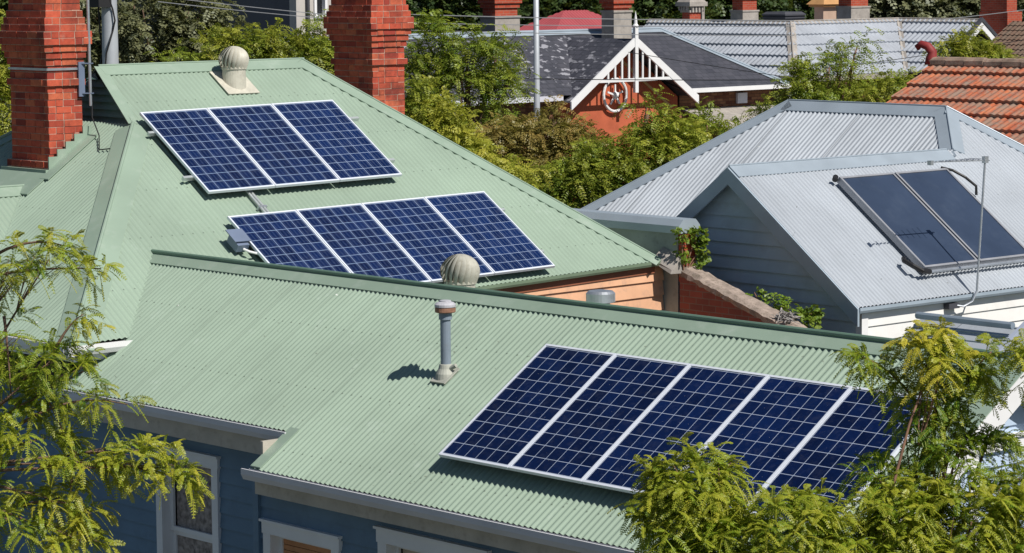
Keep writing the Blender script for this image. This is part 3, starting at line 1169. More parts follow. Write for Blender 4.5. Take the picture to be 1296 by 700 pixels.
AX, AY = V(1, 0, 0), V(0, COS, SIN)
lowA = V(-19.945, 16.905, za(16.905)) + N_A * .145
row(M['cells_dark'], 5, .983, 1.660, lowA, AX, AY, N_A, '%s navy panel from the left in the five-panel row on the front wing', 'navy solar panels on the front wing')
BX, BY = V(0, 1, 0), V(-COS, 0, SIN)
BXr = V(0.010, 1, -0.006).normalized()
BX1 = (V(-.016, 1, .014)).normalized()
BY1 = (BY + V(0, .040, 0)).normalized()
lowB = V(-28.345, 20.195, zb(-28.345)) + N_B * .145
row(M['cells_blue'], 3, 1.046, 1.69, lowB, BX1, (BY1 - BX1 * BY1.dot(BX1)).normalized(), N_B, '%s blue panel from the left in the three-panel row near the ridge', 'blue solar panels near the ridge')
lowC = V(-26.575, 20.20, zb(-26.575)) + N_B * .145
row(M['cells_blue'], 4, 1.057, 1.62, lowC, BX1, (BY - BX1 * BY.dot(BX1)).normalized(), N_B, '%s blue panel from the left in the lower four-panel row', 'blue solar panels above the peach wall')

# mounting rails: two under each row
def rail(p0, ax, length, n, label, group):
    t = thing('mounting_rail', label, 'mounting rail', p0, group)
    mb = MB()
    a = Vector(ax)
    q0, q1 = Vector(p0), Vector(p0) + a * length
    mb.bar(q0, q1, .042, .05, up=n)
    mb.build('rail', M['alu_rail'], t)


for f, txt in ((.22, 'lower'), (.78, 'upper')):
    rail(lowA + AY * 1.66 * f - N_A * .062 + AX * .03, AX, 4.86, N_A, '%s aluminium rail under the five navy panels' % txt, 'rails under the solar panels')
    rail(lowB + BY1 * 1.69 * f - N_B * .062 - BX1 * .16, BX1, 3.42, N_B, '%s aluminium rail poking out left of the three panels near the ridge' % txt, 'rails under the solar panels')
    rail(lowC + BY * 1.62 * f - N_B * .062 - BX1 * .05, BX1, 4.36, N_B, '%s aluminium rail under the lower row of four blue panels' % txt, 'rails under the solar panels')


# cable conduits between the two rows, isolator box
def conduit(y, label):
    t = thing('cable_conduit', label, 'conduit', (-28.1, y, zb(-28.1)), 'conduits between the blue panel rows')
    mb = MB()
    for dy in (0, .05):
        mb.tube([V(-28.45, y + dy, zb(-28.45)) + N_B * .05, V(-27.75, y + dy, zb(-27.75)) + N_B * .05], .018, 8)
    mb.build('conduit_tube', M['alu_rail'], t)
    mb = MB()
    for x in (-28.1,):
        mb.obox(V(x, y - .04, zb(x) + .02), V(-.03, 0, .02), V(0, .13, 0), N_B * .06) if False else mb.obox(V(x - .03, y - .04, zb(x - .03) + .015), V(.03 * COS, 0, -.03 * SIN), V(0, .13, 0), N_B * .06)
    mb.build('saddle', M['galv'], t)


conduit(20.86, 'twin cable conduit running down between the blue panel rows')
iso = thing('isolator_box', 'blue grey isolator box with a shroud at the lower left corner of the blue panels', 'isolator', (-27.62, 20.02, zb(-27.62)))
p = V(-27.62, 19.96, zb(-27.62)) + N_B * .06
mb = MB()
mb.obox(p, V(.22 * COS, 0, -.22 * SIN), V(0, .17, 0), N_B * .10)
mb.build('box_body', M['isolator'], iso)
mb = MB()
mb.obox(p + V(-.06 * COS, -.03, .06 * SIN) + N_B * .12, V(.24 * COS, 0, -.24 * SIN), V(0, .24, 0), N_B * .012)
mb.build('shroud', M['isolator'], iso)
mb = MB()
q = p + V(.22 * COS, .10, -.22 * SIN) + N_B * .04
mb.tube([q, q + V(.06, .04, -.03), q + V(.10, .14, -.06), q + V(.12, .3, -.07)], .016, 8)
mb.build('flexible_conduit', M['white'], iso)


# turbine ventilators
def turbine(name, label, base, r, mat, n, throat_h, flash=True, sink=0):
    t = thing(name, label, 'roof ventilator', base, 'turbine ventilators on the green roofs')
    c = Vector(base)
    up = Vector((0, 0, 1))
    if flash:
        mb = MB()
        u = n.cross(V(0, 1, 0)).normalized()
        if abs(n.y) > .3:
            u = V(1, 0, 0)
        w = n.cross(u).normalized()
        s = r * 1.25
        mb.obox(c - u * s - w * s + n * .014, u * 2 * s, w * 2 * s, n * .012)
        mb.build('base_flashing', mat, t)
    mb = MB()
    th = throat_h
    mb.lathe(c, [(r * .80, -.22), (r * .76, th - .01), (r * .82, th - .006), (r * .82, th + .022), (r * .70, th + .022)], 28)
    mb.build('throat', mat, t, smooth=False)
    # bladed ball: overlapping curved vanes between a crown plate and a skirt ring
    mb = MB()
    z0, hgt = th + .015, r * 1.36
    nv = 20
    for k in range(nv):
        a0 = 2 * math.pi * k / nv
        rows_ = []
        for s in range(11):
            q = s / 10
            ph = -.62 + q * 1.95
            rr = r * max(.24, math.cos(ph))
            zz = z0 + hgt * (math.sin(ph) + .581) / (.971 + .581)
            tw = a0 + .42 * q
            i = len(mb.v)
            for e, rad in ((0, rr * .80), (.55, rr * .97), (1, rr * 1.0)):
                an = tw + e * 2 * math.pi / nv * 1.12
                tooth = -.03 * e if s == 0 else 0
                mb.v.append((c.x + rad * math.cos(an), c.y + rad * math.sin(an), c.z + zz + tooth))
            rows_.append(i)
        for a, b in zip(rows_, rows_[1:]):
            mb.f.append((a, a + 1, b + 1, b))
            mb.f.append((a + 1, a + 2, b + 2, b + 1))
    mb.lathe((c.x, c.y, c.z + z0 - .004), [(r * .60, 0), (r * .66, 0), (r * .66, .02), (r * .60, .02)], 28)
    mb.build('vane_ball', mat, t, smooth=True)
    mb = MB()
    zt = z0 + hgt
    mb.lathe((c.x, c.y, c.z + zt - .035), [(r * .30, -.01), (r * .36, .012), (r * .30, .028), (r * .16, .036), (r * .04, .04)], 24)
    mb.lathe((c.x, c.y, c.z + z0), [(r * .18, 0), (r * .18, hgt * .9)], 12)
    mb.build('crown_plate', mat, t, smooth=True)


turbine('turbine_ventilator', 'cream turbine ventilator with square flashing on the main ridge slope', (-30.36, 22.14, zb(-30.36)), .205, M['cream'], N_B, .20)
turbine('turbine_ventilator', 'weathered turbine ventilator rising behind the front wing ridge', (-22.775, 19.55, za2(19.55)), .215, M['cream_dull'], N_A2, .41)

# vent pipe on the front slope
vx, vy = -21.06, 17.88
vz = za(vy)
vp = thing('vent_pipe', 'tall grey vent pipe with round cap standing on the front green slope', 'vent pipe', (vx, vy, vz))
mb = MB()
mb.lathe((vx, vy, vz), [(.052, -.05), (.052, .66)], 20)
mb.lathe((vx, vy, vz + .56), [(.066, 0), (.066, .07), (.052, .075)], 20)
mb.build('pipe', M['pvc'], vp, smooth=False)
mb = MB()
mb.lathe((vx, vy, vz + .63), [(.098, .0), (.104, .008), (.104, .045), (.095, .05)], 24)
mb.build('ring', M['rust_ring'], vp)
mb = MB()
mb.lathe((vx, vy, vz + .68), [(.095, 0), (.107, .006), (.107, .03), (.085, .05), (.06, .058), (.058, .07), (.02, .074)], 24)
mb.build('pipe_cap', M['cap_pipe'], vp, smooth=False)
mb = MB()
mb.lathe((vx, vy, vz), [(.11, -.05), (.10, .02), (.075, .07), (.066, .11), (.055, .115)], 20)
mb.obox(V(vx - .10, vy - .12, za(vy - .12) + .012), V(.22, 0, 0), V(0, .24 * COS, .24 * SIN), N_A * .016)
mb.tube([V(vx + .06, vy, vz + .07), V(vx + .13, vy + .02, vz + .11)], .022, 8)
mb.build('boot', M['rubber'], vp)

# low flue behind the wing ridge
fx, fy = -21.27, 20.2
fl = thing('flue_cowl', 'low round galvanised flue cowl just behind the front wing ridge', 'flue', (fx, fy, za2(fy)))
mb = MB()
mb.lathe((fx, fy, 3.6), [(.10, 0), (.10, .93)], 24)
mb.build('flue_pipe', M['galv'], fl)
mb = MB()
mb.lathe((fx, fy, 4.5), [(.12, 0), (.155, .01), (.155, .10), (.13, .125), (.06, .135)], 28)
mb.build('cowl', M['galv'], fl)

# television mast strapped to the chimney
mx, my = LCX1 + .10, LCY1 + .06
am = thing('antenna_mast', 'thin steel antenna mast held on the side of the strapped red chimney', 'antenna mast', (mx, my, 6.3))
mb = MB()
mb.tube([V(mx, my, 6.30), V(mx - .02, my, 9.2)], .019, 8)
mb.build('mast', M['galv'], am)
mb = MB()
mb.box(LCX1 + .015, LCX1 + .04, LCY1 - .07, LCY1 + .02, 6.42, 6.86)
for z in (6.46, 6.84):
    mb.bar((LCX1 + .03, LCY1 - .02, z), (mx + .03, my + .03, z), .03, .015)
mb.build('bracket', M['isolator'], am)
mb = MB()
mb.tube([V(mx, my + .02, 6.35), V(mx + .06, my - .02, 6.15), V(mx + .25, my - .05, zl(my - .05) + .05 if my - .05 < GY else 6.1), V(mx + .55, my - .25, zl(my - .25) + .03), V(mx + .75, my - .22, zl(my - .22) + .03)], .008, 6)
mb.build('antenna_cable', M['cable'], am)

# ================================================================== party wall between the two houses
pw = thing('party_wall', 'old party wall stepping down in sloped coping between green roof and grey gable', 'wall', (-27.5, 26.75, 0))
mb = MB()
mb.box(-31.5, -26.52, 26.62, 26.90, 0, 4.47)
mb.build('rendered_wall', plain('green_grey_render', (0.30, 0.33, 0.31), 0.9, var=0.18, scale=2, dirt=(0.12, 0.12, 0.1), dirt_amt=0.5), pw)
mb = MB()
mb.box(-26.515, -26.45, 26.63, 26.89, 3.8, 4.44)
mb.build('brick_end', M['brick_far'], pw)
mb = MB()
x0, x1 = -31.5, -26.44
prof = [(26.56, 4.45), (26.56, 4.55), (26.64, 4.635), (26.88, 4.635), (26.96, 4.55), (26.96, 4.45)]
i = 0
mb.v = [(x0, y, z) for y, z in prof] + [(x1, y, z) for y, z in prof]
mb.f = [(k, k + 6, (k + 1) % 6 + 6, (k + 1) % 6) for k in range(6)] + [tuple(range(6)), tuple(reversed(range(6, 12)))]
mb.build('cap', M['cap_zinc'], pw)
mb = MB()
zc = lambda x: 4.02 - (x + 26.46) * .315
a = [V(-26.465, 26.60, 0), V(-24.3, 26.60, 0), V(-24.3, 26.60, zc(-24.3) - .12), V(-26.465, 26.60, zc(-26.465) - .12)]
b = [p + V(0, .3, 0) for p in a]
mb.hexa([a[0], a[1], b[1], b[0], a[3], a[2], b[2], b[3]])
mb.build('brick_wall', M['brick_wall'], pw)
mb = MB()
rr = random.Random(3)
rings = []
for k in range(28):
    x = -26.47 + k * .0775
    j = lambda q=.014: rr.uniform(-q, q)
    i = len(mb.v)
    for y, z in ((-.16, -.13), (-.17, -.06), (-.11, -.01), (.08, .0), (.17, -.06), (.16, -.13)):
        mb.v.append((x + j(.01), 26.75 + y + j(), zc(x) + z + j(.012)))
    rings.append(i)
for p_, q_ in zip(rings, rings[1:]):
    for m in range(5):
        mb.f.append((p_ + m, q_ + m, q_ + m + 1, p_ + m + 1))
mb.f.append(tuple(rings[0] + m for m in range(6)))
mb.f.append(tuple(rings[-1] + m for m in reversed(range(6))))
mb.build('coping', M['coping'], pw)
mb = MB()
mb.hexa([V(-26.9, 26.42, 4.1), V(-26.46, 26.42, 3.92), V(-26.42, 26.61, 3.92), V(-26.8, 26.61, 4.0),
         V(-26.8, 26.42, 4.10), V(-26.46, 26.44, 3.97), V(-26.42, 26.61, 4.14), V(-26.8, 26.61, 4.25)])
mb.build('cement_fillet', M['render'], pw)

# ================================================================== pale zinc roofed neighbour
nb = thing('gabled_house', 'grey weatherboard house with pale zinc hip roof and a front gable bearing water collectors', 'house', (-27, 31, 0))
TN = .741
GXr, GZr, GY0 = -26.40, 5.30, 27.48
EX = -24.08
EZ = GZr - TN * (EX - GXr)
HY = 32.97
HZ, HX1, HX0 = 5.87, -27.17, -30.36
n_g = V(TN, 0, 1).normalized()
n_gl = V(-TN, 0, 1).normalized()
n_l = V(0, -TN, 1).normalized()
n_f = V(0, TN, 1).normalized()
face_g = [V(GXr, GY0, GZr), V(EX, GY0, EZ), V(EX, HY + 3.09, EZ), V(HX1, HY, HZ), V(GXr, 32.20, GZr)]
roof('roof_sheet', face_g, M['roof_zinc'], nb, amp=.013, label='sunny zinc slope under the water collectors')
face_gl = [V(GXr, GY0, GZr), V(GXr, 32.20, GZr), V(-28.66, 29.94, GZr - TN * 2.26), V(-28.66, GY0, GZr - TN * 2.26)]
roof('roof_sheet', face_gl, M['roof_zinc'], nb)
lowY = 29.90
face_l = [V(HX1, HY, HZ), V(GXr, 32.20, GZr), V(-28.66, lowY + .03, HZ - TN * (HY - lowY - .03)), V(HX0 - (HY - lowY), lowY, HZ - TN * (HY - lowY)), V(HX0, HY, HZ)]
roof('roof_sheet', face_l, M['roof_zinc'], nb, pitch=.09, amp=.012, label='shiny corrugated zinc slope left of the vertical hip')
face_w = [V(HX0, HY, HZ), V(HX0 - 3.07, lowY, HZ - TN * 3.07), V(HX0 - 3.07, HY + 3.07, HZ - TN * 3.07)]
roof('roof_sheet', face_w, M['roof_zinc'], nb)
face_b = [V(HX0, HY, HZ), V(HX1, HY, HZ), V(HX1 + 3.09, HY + 3.09, HZ - TN * 3.09), V(HX0 - 3.07, HY + 3.07, HZ - TN * 3.07)]
roof('roof_sheet', face_b, M['roof_zinc'], nb)
mb = MB()
n_w = V(-TN, 0, 1).normalized()
cap(mb, (HX0, HY, HZ), (HX1, HY, HZ), (n_l, n_f), .24, roll=.012)
cap(mb, (HX1, HY, HZ), (GXr, 32.20, GZr), (n_l, n_g), .19, roll=.012)
cap(mb, (GXr, 32.05, GZr), (GXr, GY0, GZr), (n_g, n_gl), .22, roll=.012)
cap(mb, (HX0, HY, HZ), (HX0 - 3.07, lowY, HZ - TN * 3.07), (n_l, n_w), .22, roll=.012)
cap(mb, (HX1, HY, HZ), (EX, HY + 3.09, EZ), (n_g, n_f), .20, roll=.012)
cap(mb, (GXr, 32.20, GZr), (-28.66, 29.94, GZr - TN * 2.26), (n_l,), .2, valley=False)
mb.build('ridge_cap', M['cap_zinc'], nb)
mb = MB()
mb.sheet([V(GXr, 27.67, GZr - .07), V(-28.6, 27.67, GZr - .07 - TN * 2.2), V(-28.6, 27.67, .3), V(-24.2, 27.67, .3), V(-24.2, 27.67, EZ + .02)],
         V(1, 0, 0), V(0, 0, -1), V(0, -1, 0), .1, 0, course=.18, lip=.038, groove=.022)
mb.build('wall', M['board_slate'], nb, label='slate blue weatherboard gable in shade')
mb = MB()
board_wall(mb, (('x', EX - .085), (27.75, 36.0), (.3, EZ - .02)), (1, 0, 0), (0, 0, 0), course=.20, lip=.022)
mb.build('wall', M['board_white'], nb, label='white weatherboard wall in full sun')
mb = MB()
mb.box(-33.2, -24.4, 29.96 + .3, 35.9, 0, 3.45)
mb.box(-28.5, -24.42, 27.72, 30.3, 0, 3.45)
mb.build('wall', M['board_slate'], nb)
mb = MB()
mb.box(-24.24, -24.135, 27.62, 27.745, 0, EZ - .02)
mb.build('corner_post', M['white'], nb)
mb = MB()
for s in (1, -1):
    ex = EX + .02 if s == 1 else -28.66
    p0, p1 = V(GXr, GY0 - .03, GZr - .235), V(ex, GY0 - .03, GZr - TN * abs(ex - GXr) - .235)
    d = p1 - p0
    if s == 1:
        mb.obox(p0, d, V(0, .035, 0), V(0, 0, .23))
    else:
        mb.obox(p0 + V(0, .035, 0), d, V(0, -.035, 0), V(0, 0, .23))
    # soffit lining behind the board
    q0, q1 = V(GXr, GY0, GZr - .10), V(ex - s * .03, GY0, GZr - TN * abs(ex - s * .03 - GXr) - .10)
    d = q1 - q0
    if s == 1:
        mb.obox(q0, d, V(0, .18, 0), V(0, 0, .02))
    else:
        mb.obox(q0 + V(0, .18, 0), d, V(0, -.18, 0), V(0, 0, .02))
mb.build('barge_board', M['cap_blue'], nb)
mb = MB()
gutter(mb, (EX - .03, GY0, EZ - .02), (EX - .03, 36.0, EZ - .02), (1, 0, 0), .06, .07)
mb.box(EX - .2, EX - .05, GY0 + .02, 36.0, EZ - .10, EZ - .03)
mb.build('gutter', M['cap_blue'], nb)

# two hot water collectors
for k, (txt) in enumerate(('left dark glass water collector on the zinc gable slope, with pipe at its foot', 'right dark glass water collector on the zinc gable slope, beside a bent hose')):
    cy = 29.13 + k * 1.17
    t = thing('water_collector', txt, 'solar water heater', (-25.2, cy, GZr - TN * 1.2), 'solar water collectors on the zinc roof')
    dn = V(1, 0, -TN).normalized()
    o = V(-25.97, cy, GZr - TN * .43) + n_g * .06
    L, Wd = 1.92, 1.13
    mb = MB()
    s = V(0, 1, 0)
    mb.obox(o, dn * L, s * Wd, n_g * .07)
    mb.build('casing', M['rim'], t)
    mb = MB()
    for a, b, c, d in ((0, .035, 0, Wd), (L - .035, L, 0, Wd), (.035, L - .035, 0, .035), (.035, L - .035, Wd - .035, Wd)):
        mb.obox(o + dn * a + s * c + n_g * .071, dn * (b - a), s * (d - c), n_g * .022)
    mb.build('rim', M['rim'], t)
    mb = MB()
    mb.obox(o + dn * .036 + s * .036 + n_g * .072, dn * (L - .072), s * (Wd - .072), n_g * .008)
    mb.build('glass', M['collector'], t)
    mb = MB()
    q = o + dn * (L + .05) + n_g * .05
    mb.tube([q - s * .02, q + s * (Wd + .02)], .025, 8)
    mb.build('header_pipe', M['galv'], t)
    mb = MB()
    if k == 0:
        p = q - s * .02
        mb.tube([p + s * .1, p - s * .08 + n_g * .03, p - s * .2 - dn * .1 + n_g * .05, p - s * .22 - dn * .24 + n_g * .02, p - s * .16 - dn * .3], .036, 8)
        m2 = MB()
        m2.tube([o - dn * .05 + n_g * .05, o - s * .06 + n_g * .04], .04, 8)
        m2.build('pipe_elbow', M['black'], t)
    else:
        p = o + s * (Wd - .08) + n_g * .08
        mb.tube([p - dn * .03, p + s * .18 + dn * .05, p + s * .3 + dn * .22, p + s * .34 + dn * .42, p + s * .34 + dn * .5 - n_g * .1], .02, 8)
    mb.build('hose', M['black'], t)

# yagi antenna on a bent mast
ya = thing('television_antenna', 'thin bent mast with a short horizontal antenna on the edge of the zinc roof', 'antenna', (-24.0, 29.55, 3.5))
mb = MB()
mb.tube([V(-24.10, 29.42, 3.45), V(-24.03, 29.56, 3.42), V(-23.99, 29.70, 3.48), V(-23.98, 29.78, 3.62), V(-23.98, 29.93, 5.42)], .015, 8)
mb.build('mast', M['galv'], ya)
mb = MB()
mb.box(-24.2, -24.06, 29.30, 29.52, 3.40, 3.47)
mb.build('bracket', M['cooler'], ya)
mb = MB()
mb.bar((-23.98, 30.02, 5.37), (-23.98, 28.78, 5.41), .014, .014)
for k in range(9):
    y = 28.85 + k * .115
    h = .05 + .012 * k
    mb.tube([V(-23.98 - h, y, 5.405), V(-23.98 + h, y, 5.405)], .005, 5)
mb.box(-24.005, -23.955, 29.89, 29.97, 5.34, 5.43)
mb.box(-24.01, -23.95, 28.76, 28.82, 5.37, 5.43)
mb.build('boom', M['galv'], ya)

# low shed roof glimpsed past the end of the front wing
a = at(27.2, 1282, 419)
sh = thing('shed', 'small pale blue shed roof with a grey pipe along it, beyond the front wing ridge', 'shed', (a.x - 1, a.y, 0))
ry, rz = a.y + .14, a.z + .01
pl = [V(a.x + .05, ry, rz), V(a.x - 1.25, ry, rz), V(a.x - 1.25, ry - 2.1, rz - 1.15), V(a.x + .05, ry - 2.1, rz - 1.15)]
mb = MB()
u, v, n = roof_axes(pl)
mb.sheet(pl, u, v, n, .1, 0, course=.14, lip=.014)
mb.sheet([V(a.x + .05, ry, rz), V(a.x - 1.25, ry, rz), V(a.x - 1.25, ry + 1.0, rz - .55), V(a.x + .05, ry + 1.0, rz - .55)], (1, 0, 0), (0, 1, -.55), (0, .55, 1), .1, 0, course=.14, lip=.014)
mb.build('roof_sheet', M['roof_zinc'], sh)
mb = MB()
mb.tube([V(a.x - 1.2, a.y, a.z + .05), V(a.x, a.y, a.z + .05)], .036, 10)
mb.build('pipe', M['pvc'], sh)
mb = MB()
mb.obox(V(a.x + .05, ry - 2.1, rz - 1.15 - .10), V(.05, 0, 0), V(0, 2.1, 1.15), V(0, 0, .2))
mb.build('barge_board', plain('lilac_barge_paint', (0.36, 0.40, 0.50), 0.55, var=.06), sh)
mb = MB()
mb.box(a.x - 1.15, a.x - .05, ry - 1.8, ry + .8, 0, rz - 1.1)
mb.build('wall', M['board_pale'], sh)

# ================================================================== far houses
def walls(parent, x0, x1, y0, y1, z, mat):
    mb = MB()
    mb.box(x0, x1, y0, y1, 0, z)
    return mb.build('wall', mat, parent)


def far_chimney(parent, D, xl, xm, xr, ybase, yjoin, ytop, flare=.05, low=None, capz=None):
    p = at(D, xm, ybase)
    wl = (xr - xm) * D / 3557 / .746
    wd = (xm - xl) * D / 3557 / .666
    k = D / 3557
    zj = p.z + (ybase - yjoin) * k
    zt = p.z + (ybase - ytop) * k
    mb = MB()
    mb.box(p.x - wd, p.x, p.y, p.y + wl, zj, zt)
    for q, e in ((zt - .55, .05), (zt - .42, .10), (zt - .28, .05)):
        mb.box(p.x - wd - e, p.x + e, p.y - e, p.y + wl + e, q, q + .12)
    c = mb.build('chimney', M['brick_far'], parent)
    if zj - p.z > .05:
        mb = MB()
        f = flare
        mb.box(p.x - wd - f, p.x + f, p.y - f, p.y + wl + f, p.z - 1.2, zj)
        mb.box(p.x - wd - f - .03, p.x + f + .03, p.y - f - .03, p.y + wl + f + .03, zj, zj + .06)
        mb.build('chimney_base', low or M['render'], c)
    mb = MB()
    mb.lathe((p.x - wd / 2, p.y + wl / 2, zt), [(.13, 0), (.15, .05), (.12, .1), (.11, .5), (.15, .55), (.1, .56)], 14)
    mb.build('chimney_pot', M['render'], c)
    return c


# --- slate roofed brick house with a white fretwork gable
fh = thing('brick_house', 'dark slate roofed brick house with a white fretwork gable and two tall chimneys', 'house', (-58, 54, 0))
frx, frz, fez, fex = -58.9, 6.17, 4.55, -56.15
n_ff = V(.59, 0, 1).normalized()
flat = dict(pitch=.1, amp=0)
roof('roof_slope', [V(frx, 44, frz), V(fex, 41.4, fez), V(fex, 52.34, fez), V(-58.65, 54.44, 6.022), V(frx, 54.44, frz)], M['slate_chip'], fh, label='slate slope flecked with pale chipped slates', **flat)
roof('roof_slope', [V(frx, 54.44, frz), V(-58.65, 54.44, 6.022), V(fex, 56.54, fez), V(fex, 60.95, fez), V(frx, 58.4, frz)], M['slate'], fh, **flat)
roof('roof_slope', [V(frx, 58.4, frz), V(fex, 60.95, fez), V(-61.65, 60.95, fez)], M['slate'], fh, **flat)
roof('roof_slope', [V(frx, 44, frz), V(frx, 58.4, frz), V(-61.65, 60.95, fez), V(-61.65, 41.4, fez)], M['slate'], fh, **flat)
roof('roof_slope', [V(frx, 44, frz), V(-61.65, 41.4, fez), V(fex, 41.4, fez)], M['slate'], fh, **flat)
gx, gay, gaz, gl, grr, gfz = -55.9, 54.44, 6.02, 52.03, 56.85, 4.34
roof('roof_slope', [V(gx + .02, gay, gaz), V(gx + .02, gl, gfz), V(-57.6, gl, gfz), V(-58.7, gay, gaz)], M['slate_chip'], fh, lift=.02, **flat)
roof('roof_slope', [V(gx + .02, gay, gaz), V(-58.7, gay, gaz), V(-57.6, grr, gfz), V(gx + .02, grr, gfz)], M['slate'], fh, lift=.02, **flat)
mb = MB()
n_r2 = V(0, .6, 1).normalized()
cap(mb, (frx, 44, frz), (frx, 58.45, frz), (n_ff, V(-.59, 0, 1)), .16, lift=.03, roll=.04)
cap(mb, (frx, 58.4, frz), (fex, 60.95, fez), (n_ff, n_r2), .13, lift=.03, roll=.03)
mb.build('ridge_cap', M['cap_zinc'], fh)
mb = MB()
for s, yy in ((-1, gl - .05), (1, grr + .05)):
    p0, p1 = V(gx, gay, gaz - .16), V(gx, yy, gfz - .19)
    d = p1 - p0
    (mb.obox(p0, V(.06, 0, 0), d, V(0, 0, .24)) if s == 1 else mb.obox(p0 + V(.06, 0, 0), V(-.06, 0, 0), d, V(0, 0, .24)))
mb.build('barge_board', M['white'], fh)
mb = MB()
mb.box(gx - .01, gx + .05, 52.85, 56.05, 4.86, 4.95)
mb.build('collar_beam', M['white'], fh)
mb = MB()
mb.box(gx - .02, gx + .08, gay - .06, gay + .06, 4.55, 6.35)
mb.lathe((gx + .03, gay, 6.35), [(.07, 0), (.09, .04), (.05, .1), (.045, .2), (.004, .45)], 12)
mb.build('finial_post', M['white'], fh)
for k in range(-5, 6):
    if k == 0:
        continue
    y = gay + k * .265
    zt = gaz - .14 - abs(y - gay) * .695
    mb = MB()
    mb.box(gx + .01, gx + .045, y - .03, y + .03, 4.94, zt)
    mb.build('spindle', M['white'], fh)
mb = MB()
mb.face([V(-56.55, gl + .1, 0), V(-56.55, grr - .1, 0), V(-56.55, grr - .1, gfz), V(-56.55, gay, gaz - .05), V(-56.55, gl + .1, gfz)])
mb.face([V(-56.75, gl + .1, 0), V(-56.75, gl + .1, gfz), V(-56.75, gay, gaz - .05), V(-56.75, grr - .1, gfz), V(-56.75, grr - .1, 0)])
mb.build('wall', M['brick_orange'], fh, label='orange red gable wall')
mb = MB()
for s in (-1, 1):
    yy = gay + s * 2.05
    p0, p1 = V(-56.54, gay, gaz - .55), V(-56.54, yy, gaz - .55 - 2.05 * .70)
    mb.bar(p0, p1, .07, .09, up=(1, 0, 0))
mb.build('gable_moulding', plain('ochre_moulding', (0.55, 0.33, 0.14), 0.7), fh)
mb = MB()
cx, cy, cz, rw, rh = -56.45, 54.2, 4.47, .44, .45
ring = [V(cx, cy + rw * math.cos(2 * math.pi * k / 28), cz + rh * math.sin(2 * math.pi * k / 28)) for k in range(29)]
mb.tube(ring, .042, 8, caps=False)
mb.lathe((cx, cy, cz - .12), [(.01, 0), (.09, .06), (.11, .12), (.09, .18), (.01, .24)], 12)
for k in range(5):
    an = math.pi / 2 + 2 * math.pi * k / 5
    mb.bar(V(cx, cy, cz), V(cx, cy + .3 * math.cos(an), cz + .3 * math.sin(an)), .05, .03, up=(1, 0, 0))
mb.build('gable_rosette', M['white'], fh)
mb = MB()
mb.box(-61.2, -56.62, 42, 52.0, 0, fez - .12)
mb.box(-61.2, -56.62, 56.9, 60.7, 0, fez - .12)
mb.box(-61.2, -56.9, 52.0, 56.9, 0, fez - .2)
mb.build('wall', M['brick_dark'], fh, label='dark patterned brick wall under the eaves')
mb = MB()
mb.box(-56.2, -56.05, 56.85, 60.98, fez - .10, fez + .02)
mb.box(-56.12, -56.04, 60.86, 60.94, 2.6, fez - .15)
mb.build('gutter', M['white'], fh)
mb = MB()
mb.box(-56.2, -56.08, 41.4, 51.9, fez - .14, fez + .0)
mb.build('gutter', M['trim_grey'], fh)
mb = MB()
mb.hexa([V(-56.6, 57.0, 3.92), V(-54.8, 57.0, 3.42), V(-54.8, 61.2, 3.42), V(-56.6, 61.2, 3.92),
         V(-56.6, 57.0, 3.97), V(-54.8, 57.0, 3.47), V(-54.8, 61.2, 3.47), V(-56.6, 61.2, 3.97)])
mb.build('verandah_roof', M['render'], fh)
mb = MB()
mb.box(-54.85, -54.77, 57.0, 61.2, 3.22, 3.41)
mb.build('verandah_fascia', M['white'], fh)
mb = MB()
mb.box(-56.6, -56.52, 59.2, 59.6, 4.05, 4.35)
mb.build('meter_box', M['trim_grey'], fh)
far_chimney(fh, 80, 611, 627, 655, 50, 23, -14)
far_chimney(fh, 80, 765, 777, 797, 40, 16, -14)

# --- red roofed house behind
rh = thing('red_roofed_house', 'distant house with a dull red sheet roof behind the slate ridge', 'house', (-98, 93, 0))
p = at(135, 728, 13)
za_, zb_ = p.z, p.z - 1.25
mbx, mby = p.x, p.y
for poly in ([V(mbx, mby - .75, za_), V(mbx + 2, mby - 3.3, zb_), V(mbx + 2, mby + 3.4, zb_), V(mbx, mby + .75, za_)],
             [V(mbx, mby - .75, za_), V(mbx - 2.2, mby - 3.3, zb_), V(mbx + 2, mby - 3.3, zb_)],
             [V(mbx, mby + .75, za_), V(mbx + 2, mby + 3.4, zb_), V(mbx - 2.2, mby + 3.4, zb_)],
             [V(mbx, mby - .75, za_), V(mbx, mby + .75, za_), V(mbx - 2.2, mby + 3.4, zb_), V(mbx - 2.2, mby - 3.3, zb_)]):
    roof('roof_sheet', poly, M['red_roof'], rh, pitch=.2, amp=.015)
walls(rh, mbx - 2, mbx + 1.8, mby - 3, mby + 3.1, zb_, M['brick_far'])

# --- long grey metal tile roof
th_ = thing('metal_tiled_house', 'long house under a grey metal tile roof, white edged gable at its right end', 'house', (-71, 81, 0))
P1 = V(-72.39, 78.69, 5.86)
P2 = V(-72.39, 84.92, 5.86)
tz = 3.94
d = 2.62
lk = dict(pitch=.24, amp=.02, course=.62, lip=.07, sub=6)
roof('roof_tiles', [P1, V(P1.x + d, P1.y - d, tz), V(P1.x + d, P2.y - d, tz), P2], M['metal_tile'], th_, label='middle slope of metal tiles catching full sun', **lk)
roof('roof_tiles', [V(-80, P1.y, 5.86), V(-80, P1.y - d, tz), V(P1.x + d, P1.y - d, tz), P1], M['metal_tile'], th_, **lk)
roof('roof_tiles', [P2, V(P1.x + d, P2.y - d, tz), V(-68.35, P2.y - d, tz), V(-68.35, P2.y, 5.86)], M['metal_tile'], th_, **lk)
roof('roof_tiles', [V(-72.39, P2.y, 5.86), V(-68.35, P2.y, 5.86), V(-68.35, P2.y + d, tz), V(-72.39, P2.y + d, tz)], M['metal_tile'], th_, **lk)
